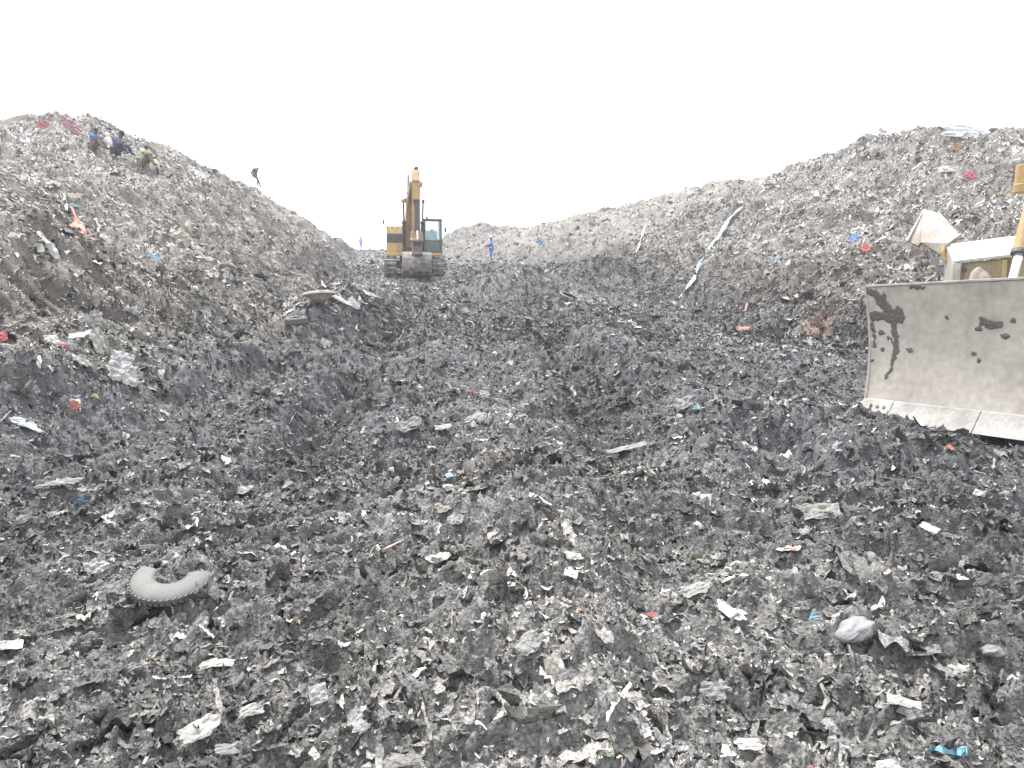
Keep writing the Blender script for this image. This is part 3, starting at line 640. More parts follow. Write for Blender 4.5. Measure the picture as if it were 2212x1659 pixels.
    idx = np.arange(300*150).reshape(300, 150); q = np.stack([idx[:-1, :-1], idx[1:, :-1], idx[1:, 1:], idx[:-1, 1:]], -1)
    keep = on[:-1, :-1]+0+on[1:, :-1]+on[1:, 1:]+on[:-1, 1:] >= 3
    fa = q[keep]; used = np.unique(fa); mp = np.zeros(300*150, int); mp[used] = np.arange(len(used))
    o = set_mesh('caked_mud', V[used], mp[fa], np.ones((len(used), 3)), M['mud'], True); o.parent = bl
    # sloping steel box behind the blade
    FL, FR, BL, BR = W(953.5, 260.7, 8.98), W(1013, 254, 8.35), W(945, 244.5, 9.45), W(1004, 237.5, 8.85)
    ext = (FR-FL)*1.1; FR2, BR2 = FR+ext, BR+ext
    fb = empty('fender_box', (0, 0, 0)); fb.parent = root
    m = MB(); m.slab([FL, FR2, BR2, BL], (0, 0, -.03)); m.build('top_plate', M['pale_plate'], fb, .004)
    dn = Vector((0, 0, -1.15)); sh = Vector((0, .05, -.035))
    m = MB(); m.slab([FL+sh, FR2+sh, FR2+sh+dn, FL+sh+dn], (0, .04, 0)); r_ = FR+sh-(FR-FL)*.12; m.box(r_+dn*.5-Vector((0, .03, 0)), (.05, .05, 1.1)); m.build('front_plate', M['dull_yellow'], fb, .004)
    m = MB(); m.slab([FL+Vector((0, 0, -.034)), FL+dn, BL+dn, BL+Vector((0, 0, -.034))], (.04, 0, 0)); m.box(FL+Vector((.05, .02, -.58)), (.09, .05, 1.08)); m.build('side_plate', M['pale_plate'], fb, .004)
    m = MB(); c = FL+Vector((.11, .03, -.12)); m.cyl(c, c+Vector((0, .03, 0)), .03); m.build('bolt', M['bolt'], fb)
    m = MB(); m.tube([W(944, 245, 9.4), W(943, 252, 9.38), W(946, 262, 9.35)], .03, 6); m.build('hinge', M['dozer_yellow'], fb)
    pts = [W(906, 240, 9.9), W(923.6, 208.8, 10.2), W(940.8, 213.3, 10.1), W(960, 235, 9.5), W(948, 243, 9.35), W(941, 255, 9.4), W(921, 242.5, 9.7), W(918, 246, 9.75)]
    m = MB(); m.slab(pts, (.0, .03, -.02)); m.slab([pts[0]+Vector((0, -.01, 0)), pts[1]+Vector((0, -.01, 0)), pts[1]+Vector((.03, -.05, -.05)), pts[0]+Vector((.06, -.05, -.02))], (0, .01, -.02))
    m.build('bent_panel', M['rust_plate'], root, .004)['label'] = 'rusty bent steel panel sticking up behind the blade'
    mm = MB(); bmesh.ops.create_icosphere(mm.b, subdivisions=4, radius=.24)
    for v in mm.b.verts:
        p = v.co.copy(); n = float(perlin(np.array([p.x*7]), np.array([p.z*9+p.y*4]), 81)[0]); v.co = Vector((p.x*.62, p.y*.6, p.z*1.6))*(1+.16*n)
    bmesh.ops.translate(mm.b, verts=mm.b.verts, vec=W(979, 300, 8.5)); mm.build('mud_heap', paint('drying_mud', (.30, .26, .23), .8, 0, (.2, .17, .15), .5, 6, .6), root, smooth=True)
    # lift cylinder
    def cy(a, b, ra, rb, name, mat, extra=None):
        m = MB(); m.cyl(a, b, ra, rb, 20)
        if extra: extra(m)
        return m.build(name, mat, root, .006, True)
    A, B_ = W(1053, 118, 8.3), W(1019.5, 252.5, 7.9)
    cy(B_, A, .074, .062, 'lift_cylinder', M['dozer_yellow'])
    dd = (B_-A).normalized(); m = MB(); m.cyl(B_-dd*.03, B_+dd*.025, .085, n=20); m.build('cylinder_gland', M['bolt'], root, .006)
    cy(B_, B_+dd*.62, .046, .046, 'lift_rod', M['chrome'])
    m = MB(); m.cyl(W(1023, 165, 7.95), W(1021, 190, 7.95), .065, n=18).cyl(W(1021.4, 184, 7.95), W(1021, 193, 7.95), .078, n=18); m.build('trunnion', M['dozer_yellow'], root, .01)
    # the machine itself, mostly outside the picture
    m = MB(); m.box((0, 2.2, 1.5), (1.0, 2.2, 1.0)); m.prism([(1.05, 1.0), (.85, 1.1), (.85, 2.0), (1.05, 2.1)], -.55, .55); m.build('hood', M['dozer_yellow'], root, .06)
    m = MB()
    for x in (-.72, .72): m.box((x, 3.3, 2.35), (.1, .1, 1.7)).box((x, 4.6, 2.35), (.1, .1, 1.7))
    m.box((0, 3.95, 3.22), (1.65, 1.6, .1)).box((0, 4.55, 1.8), (1.5, .12, .9)).box((0, 3.9, 1.45), (1.5, 1.4, .3)); m.build('cab', M['dozer_yellow'], root, .03)
    for s in (-1, 1):
        t = empty('track', (s*1.15, 2.7, 0)); t.parent = root
        m = MB(); m.box((0, 0, .5), (.4, 3.0, .36)); m.build('track_frame', M['mud_steel'], t, .03)
        m = MB(); Lh, R, n = 1.5, .45, 40; per = 4*Lh+2*math.pi*R
        for i in range(n):
            q = i/n*per
            if q < 2*Lh: p, a = (-Lh+q, 2*R), 0
            elif q < 2*Lh+math.pi*R: g = (q-2*Lh)/R; p, a = (Lh+math.sin(g)*R, R+math.cos(g)*R), -g
            elif q < 4*Lh+math.pi*R: p, a = (Lh-(q-2*Lh-math.pi*R), 0), math.pi
            else: g = (q-4*Lh-math.pi*R)/R; p, a = (-Lh-math.sin(g)*R, R-math.cos(g)*R), math.pi-g
            ro = Euler((a, 0, 0)); c = Vector((0, p[0], p[1]+.02)); m.box(c, (.52, per/n*.92, .03), ro).box(c+ro.to_matrix() @ Vector((0, 0, .04)), (.52, .02, .06), ro)
        m.build('track_shoes', M['track_steel'], t)
        for e_ in (-Lh, Lh): m = MB(); m.cyl((-.2, e_, R), (.2, e_, R), .36, n=24); m.build('sprocket', M['dark_steel'], t, .01)
        m = MB(); m.box((0, 1.5, .55), (.16, 2.3, .2)); a = m.build('push_arm', M['dozer_yellow'], root, .02); a.location = (s*1.5, 0, 0)
    return root
dozer()
# ---------------------------------------------------------------- people
def plain(name, col, rough=.8):
    return paint(name, col, rough, 0, tuple(c*.6 for c in col), .3, 6, .2, .2)
def skin(name, verts, edges, mat, parent, sub=1, root=0):
    """verts: list of (pos, radius)"""
    me = bpy.data.meshes.new(name); me.from_pydata([v[0] for v in verts], edges, [])
    o = bpy.data.objects.new(name, me); C.objects.link(o); o.parent = parent; me.materials.append(mat)
    m = o.modifiers.new('skin', 'SKIN'); m.use_smooth_shade = True
    for i, v in enumerate(verts):
        r = v[1] if isinstance(v[1], tuple) else (v[1], v[1]); me.skin_vertices[0].data[i].radius = r; me.skin_vertices[0].data[i].use_root = i == root
    s = o.modifiers.new('sub', 'SUBSURF'); s.levels = sub; s.render_levels = sub
    return o
def chain(defs):
    """defs: list of (key, parentkey, pos, radius) -> verts, edges"""
    ks = {}; v = []; e = []
    for k, p, pos, r in defs:
        ks[k] = len(v); v.append((Vector(pos), r))
        if p is not None: e.append((ks[p], ks[k]))
    return v, e
def person(label, loc, rz, J, skincol, top, legs, shoes, hat=None, long_sleeve=True, top_r=.02, scale=1.0, group=None, boots_high=False, hair=True):
    root = empty('person', loc, (0, 0, rz), label, 'person', group); root.scale = (scale,)*3
    V = Vector; j = {k: V(p) for k, p in J.items()}
    up = (j['head']-j['neck']).normalized(); fw = V((0, -1, 0)); fw = (fw-up*fw.dot(up)).normalized(); sd_ = up.cross(fw)
    D = [('pelvis', None, j['pelvis'], .12), ('waist', 'pelvis', j['pelvis'].lerp(j['chest'], .5), (.125, .10)), ('chest', 'waist', j['chest'], (.15, .11)),
         ('neck', 'chest', j['neck'], .055), ('chin', 'neck', j['neck'].lerp(j['head'], .45)+fw*.012, .068), ('mid', 'chin', j['head'], (.078, .092)), ('crown', 'mid', j['head']+up*.085-fw*.008, .062)]
    D.append(('nose', 'mid', j['head']+fw*.108-up*.012, .014))
    for s in 'LR':
        k = 1 if s == 'L' else -1
        D.append(('ear'+s, 'mid', j['head']+sd_*k*.088-up*.005, .016))
        D += [('sh'+s, 'chest', j['sh'+s], .062), ('el'+s, 'sh'+s, j['el'+s], .043), ('wr'+s, 'el'+s, j['wr'+s], .028)]
        d = (j['wr'+s]-j['el'+s]).normalized(); sdx = d.cross(V((0, 0, 1))); sdx = sdx.normalized() if sdx.length > .1 else V((1, 0, 0)); nn = sdx.cross(d).normalized()
        pm = j['wr'+s]+d*.055; D.append(('pm'+s, 'wr'+s, pm, (.032, .018)))
        for q, (o, L) in enumerate(((-.027, .062), (-.009, .075), (.009, .07), (.027, .055))):
            a = pm+d*.035+sdx*o; D.append((f'f{q}{s}', 'pm'+s, a, .0095)); b_ = a+d*L*.55-nn*.012; D.append((f'g{q}{s}', f'f{q}{s}', b_, .0085)); D.append((f'h{q}{s}', f'g{q}{s}', b_+d*L*.3-nn*.03, .007))
        a = pm-d*.01-sdx*.036*k; D.append((f't{s}', 'pm'+s, a, .011)); D.append((f'u{s}', f't{s}', a+d*.04-nn*.02, .009))
        D += [('hip'+s, 'pelvis', j['hip'+s], .09), ('kn'+s, 'hip'+s, j['kn'+s], .058), ('an'+s, 'kn'+s, j['an'+s], .038), ('to'+s, 'an'+s, j['to'+s], .032)]
    v, e = chain(D); skin('body', v, e, skincol, root)
    D = [('pelvis', None, j['pelvis']+V((0, 0, .02)), .135+top_r), ('w', 'pelvis', j['pelvis'].lerp(j['chest'], .5), (.135+top_r, .115+top_r)), ('chest', 'w', j['chest'], (.155+top_r, .12+top_r)), ('n', 'chest', j['chest'].lerp(j['neck'], .8), .068)]
    for s in 'LR':
        D += [('s'+s, 'chest', j['sh'+s], .07+top_r)]
        end = j['wr'+s] if long_sleeve else j['sh'+s].lerp(j['el'+s], .55)
        if long_sleeve: D += [('e'+s, 's'+s, j['el'+s], .055+top_r*.6), ('w'+s, 'e'+s, j['el'+s].lerp(end, .93), .042+top_r*.3)]
        else: D += [('e'+s, 's'+s, end, .062)]
    v, e = chain(D); skin('shirt', v, e, top, root)
    D = [('pelvis', None, j['pelvis']-V((0, 0, .01)), .142)]
    for s in 'LR': D += [('h'+s, 'pelvis', j['hip'+s], .108), ('k'+s, 'h'+s, j['kn'+s], .078), ('a'+s, 'k'+s, j['kn'+s].lerp(j['an'+s], .25 if boots_high else .92), .062)]
    v, e = chain(D); skin('trousers', v, e, legs, root)
    for s in 'LR':
        D = [('a', None, j['kn'+s].lerp(j['an'+s], .15 if boots_high else .8), .07 if boots_high else .05), ('b', 'a', j['an'+s], .056), ('t', 'b', j['to'+s], .046)]
        v, e = chain(D); skin('boot' if boots_high else 'shoe', v, e, shoes, root)
    hp = Matrix.Translation(j['head']) @ Matrix((sd_, -fw, up)).transposed().to_4x4()
    for k in (-1, 1): ey = MB(); ey.box(hp @ V((k*.032, -.088, .012)), (.022, .012, .010)); ey.build('eye', M['dark_steel'], root)
    if hat == 'helmet':
        m = MB(); m.lathe([(.001, .155), (.06, .145), (.10, .11), (.122, .06), (.128, .025), (.15, .015), (.15, .008), (.12, .01)], 24, hp); m.box(hp @ V((0, -.15, .02)), (.16, .1, .012)); m.build('helmet', M['helmet'], root, smooth=True)
    elif hat == 'bucket':
        m = MB(); m.lathe([(.001, .15), (.085, .148), (.10, .10), (.112, .03), (.175, -.02), (.17, -.028), (.10, .02)], 20, hp); m.build('sun_hat', M['hat'], root, smooth=True)
    elif hat == 'cap':
        m = MB(); m.lathe([(.001, .125), (.05, .12), (.09, .08), (.105, .03), (.10, .02)], 20, hp); m.box(hp @ V((0, -.14, .03)), (.14, .1, .01)); m.build('cap', M['hair'], root, smooth=True)
    else:
        m = MB(); m.lathe([(.001, .132), (.05, .122), (.088, .085), (.099, .03), (.09, -.02)], 20, hp @ Matrix.Translation((0, .012, 0))); m.build('hair', M['hair'], root, smooth=True)
    return root
M['skin'] = plain('dark_skin', (.13, .075, .05), .55)
M['hair'] = plain('black_hair', (.02, .018, .018))
M['helmet'] = paint('pale_blue_helmet', (.45, .62, .82), .35, 0, (.3, .4, .5), .2, 6, 0)
M['hat'] = plain('grey_hat', (.22, .24, .25))
M['coverall'] = plain('blue_coverall', (.07, .16, .48))
M['band'] = paint('reflective_band', (.70, .80, .45), .4, 0, (.4, .5, .3), .2, 8, 0)
M['gumboot'] = plain('green_gumboot', (.05, .22, .16), .45)
M['blue_shirt'] = plain('bright_blue_shirt', (.10, .20, .46))
M['blue_vest'] = plain('dull_blue_vest', (.13, .18, .30))
M['dark_cloth'] = plain('dark_trousers', (.05, .055, .07))
M['khaki'] = plain('khaki_trousers', (.16, .14, .10))
M['hivis'] = plain('lime_vest', (.50, .62, .34), .6)
M['white_cloth'] = plain('white_cloth', (.75, .76, .74))
M['pale_blue'] = plain('pale_blue_clothes', (.22, .42, .70))
M['navy'] = plain('navy_clothes', (.035, .035, .07))
M['orange'] = plain('orange_plastic', (.80, .18, .05), .5)
M['wood'] = paint('pale_wood', (.50, .36, .22), .7, 0, (.3, .22, .15), .4, 8, .3)
STAND = dict(pelvis=(0, 0, .95), chest=(0, -.01, 1.32), neck=(0, 0, 1.52), head=(0, -.02, 1.65),
             shL=(.19, 0, 1.43), elL=(.25, .03, 1.16), wrL=(.22, -.12, .95), shR=(-.19, 0, 1.43), elR=(-.24, .03, 1.16), wrR=(-.2, -.15, .98),
             hipL=(.095, 0, .92), knL=(.10, -.02, .50), anL=(.11, .02, .09), toL=(.12, -.13, .04), hipR=(-.095, 0, .92), knR=(-.10, -.02, .50), anR=(-.11, .02, .09), toR=(-.12, -.13, .04))
SIT = dict(pelvis=(0, 0, .14), chest=(0, -.10, .46), neck=(0, -.17, .66), head=(0, -.21, .79),
           shL=(.19, -.13, .58), elL=(.24, -.30, .36), wrL=(.14, -.52, .40), shR=(-.19, -.13, .58), elR=(-.24, -.30, .36), wrR=(-.14, -.50, .42),
           hipL=(.10, -.02, .13), knL=(.14, -.42, .38), anL=(.13, -.62, .03), toL=(.13, -.76, -.01), hipR=(-.10, -.02, .13), knR=(-.14, -.40, .40), anR=(-.13, -.60, .04), toR=(-.13, -.74, 0))
def var(b, **k): d = dict(b); d.update(k); return d
def at_depth(px, d):
    a, b = ray(px*S22, 384); x = (px*S22-512)/(F*cp)*d; return x, d, hz(x, d)
def crest(px, lo=30, hi=130):
    d = np.arange(lo, hi, .25); x = (px*S22-512)/(F*cp)*d; z = height(x, d); i = ((z-CAMZ)/d).argmax(); return float(x[i]), float(d[i]), float(z[i])
# worker with a pole beside the road
x, y, z = at_depth(1062, 52)
w1 = person('person in blue coveralls and pale helmet holding a pole right of the excavator', (x, y, z-.03), math.radians(-90),
       var(STAND, wrL=(.10, -.34, 1.10), elL=(.25, -.10, 1.16), wrR=(-.08, -.30, 1.08), elR=(-.25, -.06, 1.15)), M['skin'], M['coverall'], M['coverall'], M['gumboot'], 'helmet', boots_high=True, scale=1.07)
for zz, rr in ((1.36, .185), (.98, .172)):
    m = MB(); m.lathe([(rr, -.035), (rr+.012, 0), (rr, .035)], 20, Matrix.Translation((0, -.005, zz)) @ Matrix.Diagonal((1.05, .85, 1, 1))); m.build('reflective_band', M['band'], w1, smooth=True)
for k in (-1, 1):
    m = MB(); m.cyl((k*.245, -.03, 1.24), (k*.25, -.045, 1.30), .076, n=14); m.build('reflective_band', M['band'], w1, smooth=True)
m = MB(); m.tube([(x-.44, y-.02, z+1.30), (x-.41, y, z+.6), (x-.36, y+.02, z-.05)], .025, 8); tag(m.build('wooden_pole', M['wood']), 'thin wooden pole held upright by the person in blue coveralls', 'pole')
# three people sitting on the left heap
DS = 26.0
def sitter(px, label, J, **k):
    g_ = ground_at(px, k.pop('py')); x, y, z = g_.x, g_.y, g_.z; print('sitter', px, y); rz = math.radians(k.pop('rz', 78)); up = k.pop('up', .02)
    return person(label, (x, y, z+up), rz, J, M['skin'], k.pop('top'), k.pop('legs'), M['dark_cloth'], k.pop('hat', None), **k), (x, y, z)
sitter(201, 'person in bright blue t-shirt sitting furthest left on the upper left heap', var(SIT, chest=(0, -.12, .45), elL=(.24, -.22, .34), wrL=(.16, -.55, .30)), top=M['blue_shirt'], legs=M['khaki'], long_sleeve=False, py=328, up=.08, scale=1.0)
sitter(250, 'person in dull blue top sitting between the other two on the left heap', var(SIT, chest=(0, -.14, .46), neck=(0, -.24, .65), head=(0, -.31, .76), elL=(.24, -.20, .34), wrL=(.16, -.52, .38), elR=(-.22, -.24, .33), wrR=(-.1, -.58, .45)), top=M['blue_vest'], legs=M['dark_cloth'], long_sleeve=False, py=338, scale=1.2, up=.05)
sitter(309, 'person in lime and white vest and grey sun hat sitting lowest on the left heap', var(SIT, chest=(0, -.10, .44)), top=M['hivis'], legs=M['khaki'], hat='bucket', long_sleeve=False, py=362, scale=1.12, up=.0)
g_ = ground_at(335, 370); x, y = g_.x-.95, g_.y+.25
m = MB(); m.lathe([(.001, .55), (.07, .54), (.10, .5), (.17, .42), (.22, .25), (.21, .08), (.15, 0), (.001, 0)], 22, Matrix.Translation((x+.95, y-.25, hz(x+.95, y-.25)-.04)))
tag(m.build('sack', plain('pale_sack', (.50, .46, .36)), smooth=True, rough=.012), 'pale bulging sack standing in front of the person in the sun hat', 'sack')
# stooping walker on the left crest, surveyor on the far crest
x, y, z = crest(564, 45, 75)
person('person in dark clothes stooping on the skyline of the left heap', (x, y, z+.10), math.radians(80),
       var(STAND, pelvis=(0, 0, .78), chest=(0, -.05, 1.12), neck=(0, -.2, 1.26), head=(0, -.33, 1.26), shL=(.19, -.1, 1.19), elL=(.24, .1, .98), wrL=(.2, .22, .80), shR=(-.19, -.1, 1.19), elR=(-.24, .08, .98), wrR=(-.2, .2, .78),
           hipL=(.1, -.02, .76), knL=(.12, -.2, .42), anL=(.12, -.08, .06), toL=(.12, -.2, .02), hipR=(-.1, -.02, .76), knR=(-.12, -.36, .36), anR=(-.12, -.52, -.12), toR=(-.12, -.64, -.14)),
       M['skin'], M['navy'], M['dark_cloth'], M['dark_cloth'], 'cap', scale=1.1)
x, y, z = crest(785, 80, 115)
person('person in pale blue clothes standing on the far end of the road', (x, y, z), math.radians(-20), STAND, M['skin'], M['pale_blue'], M['pale_blue'], M['gumboot'], 'cap', scale=.93)
# operator
bpy.context.view_layer.update()
ow = EX.matrix_world @ Vector((1.0, -.85, 1.62))
person('person in lime vest sitting at the controls inside the excavator cab', ow, math.radians(10.5),
       var(SIT, knL=(.17, -.46, .24), anL=(.16, -.52, -.16), toL=(.16, -.66, -.18), knR=(-.17, -.46, .24), anR=(-.16, -.52, -.16), toR=(-.16, -.66, -.18), wrL=(.18, -.5, .3), wrR=(-.18, -.5, .3), chest=(0, .0, .48), neck=(0, .0, .68), head=(0, -.03, .82), shL=(.19, 0, .6), shR=(-.19, 0, .6), elL=(.26, -.12, .36), elR=(-.26, -.12, .36)),
       M['skin'], M['hivis'], M['orange'], M['dark_cloth'], None, long_sleeve=False)
# ---------------------------------------------------------------- single pieces of rubbish one can pick out
MC = {}
def mat_col(c, rough=.6):
    g_ = sum(c)/3; c = tuple(.8*(.72*a+.28*g_) for a in c)
    k = (c, rough)
    if k not in MC: MC[k] = paint('surface', c, rough, 0, tuple(.45*a+.07 for a in c), .42, 9, .25, .35)
    return MC[k]
def surf_normal(p, e=.3):
    gx = (hz(p.x+e, p.y)-hz(p.x-e, p.y))/(2*e); gy = (hz(p.x, p.y+e)-hz(p.x, p.y-e))/(2*e); return Vector((-gx, -gy, 1)).normalized()
def frame(p, n, rot, tilt=0):
    v = Vector((p.x, p.y, p.z-CAMZ)).normalized(); r = v.cross(n).normalized()          # image-right along the ground
    f = n.cross(r).normalized()
    m = Matrix((r, f, n)).transposed() @ Matrix.Rotation(math.radians(rot), 3, 'Z') @ Matrix.Rotation(math.radians(tilt), 3, 'X')
    return m
SEED = [100]
def sheet(name, px, py, wpx, asp, rot, col, label, cat='rubbish', tilt=25, fold=1.0, rough=.6, shape='rag', group=None, lift=.35):
    """crumpled thin sheet about wpx (of 2212) wide lying on the ground at the picture point"""
    p = ground_at(px, py); d = p.y; W_ = wpx*S22*d/F; H_ = W_*asp; SEED[0] += 1; s = SEED[0]
    nu, nv = 22, 16; n = surf_normal(p); R = frame(p, n, rot, tilt)
    u = np.linspace(-.5, .5, nu); v = np.linspace(-.5, .5, nv); U, V_ = np.meshgrid(u, v, indexing='ij')
    ang = np.arctan2(V_, U); rim = 1+.28*perlin(np.cos(ang)*1.6+s, np.sin(ang)*1.6, s)+.10*perlin(np.cos(ang)*6+s, np.sin(ang)*6, s+1)
    if shape == 'rag':
        sq = np.maximum(np.abs(U), np.abs(V_))*2; rad = np.hypot(U, V_)*2+1e-6; k = (sq/rad)**.55*1.0
        X = U*k*rim; Y = V_*k*rim
    elif shape == 'tri': X = U*(1-.75*(V_+.5))*rim; Y = V_*rim
    else: X = U+.03*(rim-1); Y = V_+.05*(rim-1)
    fo = np.abs(np.sin(U*7+V_*4+s))*.5+np.abs(np.sin(V_*9-U*3+s*2))*.35+perlin(U*4+s, V_*4, s)*.6+.25*perlin(U*13+s, V_*13, s)
    Z = fo*.16*min(W_, H_)*fold+.25*U*U*W_*fold*math.sin(s)
    o = bpy.data.meshes.new(name)
    vs = [p+n*(.012+lift*.12*min(W_, H_)+.4*abs(math.sin(math.radians(tilt)))*H_)+R @ Vector((X[i, j]*W_, Y[i, j]*H_, Z[i, j])) for i in range(nu) for j in range(nv)]
    fs = [(i*nv+j, (i+1)*nv+j, (i+1)*nv+j+1, i*nv+j+1) for i in range(nu-1) for j in range(nv-1)]
    c = sum(vs, Vector())/len(vs); o.from_pydata([a-c for a in vs], [], fs); o.materials.append(mat_col(col, rough))
    ob = bpy.data.objects.new(name, o); C.objects.link(ob); ob.location = c
    so_ = ob.modifiers.new('thick', 'SOLIDIFY'); so_.thickness = max(.003, .012*W_)
    return tag(ob, label, cat, group)
def strap(name, pts, wid, col, label, cat='strap', lift=.08, parts=None):
    P_ = [ground_at(a, b) for a, b in pts]; out = []
    for A, B in zip(P_[:-1], P_[1:]):
        for k in range(6): q = A.lerp(B, k/6); out.append(q)
    out.append(P_[-1]); vs = []; w = []
    for i, q in enumerate(out):
        z = max(hz(q.x, q.y), q.z); n = surf_normal(q); t = (out[min(i+1, len(out)-1)]-out[max(i-1, 0)]).normalized(); s = t.cross(n).normalized()
        k = i/(len(out)-1); ww = wid*(.35+.65*math.sin(math.pi*min(1, max(0, k*.96+.03)))**.6)*(1+.10*math.sin(i*1.7))
        tw = .5*math.sin(i*.55); s2 = s*math.cos(tw)+n*math.sin(tw); q2 = Vector((q.x, q.y, z))+n*lift
        vs += [q2-s2*ww/2, q2+n*ww*.12, q2+s2*ww/2]
    fs = []
    for i in range(len(out)-1):
        a = i*3; fs += [(a, a+3, a+4, a+1), (a+1, a+4, a+5, a+2)]
    c = sum(vs, Vector())/len(vs); me = bpy.data.meshes.new(name); me.from_pydata([v-c for v in vs], [], fs); me.materials.append(mat_col(col, .45))
    ob = bpy.data.objects.new(name, me); C.objects.link(ob); ob.location = c
    m = ob.modifiers.new('thick', 'SOLIDIFY'); m.thickness = .006
    return tag(ob, label, cat)
WHITE, CREAM, GREY, DGREY = (.74, .73, .71), (.62, .57, .46), (.36, .355, .345), (.20, .198, .19)
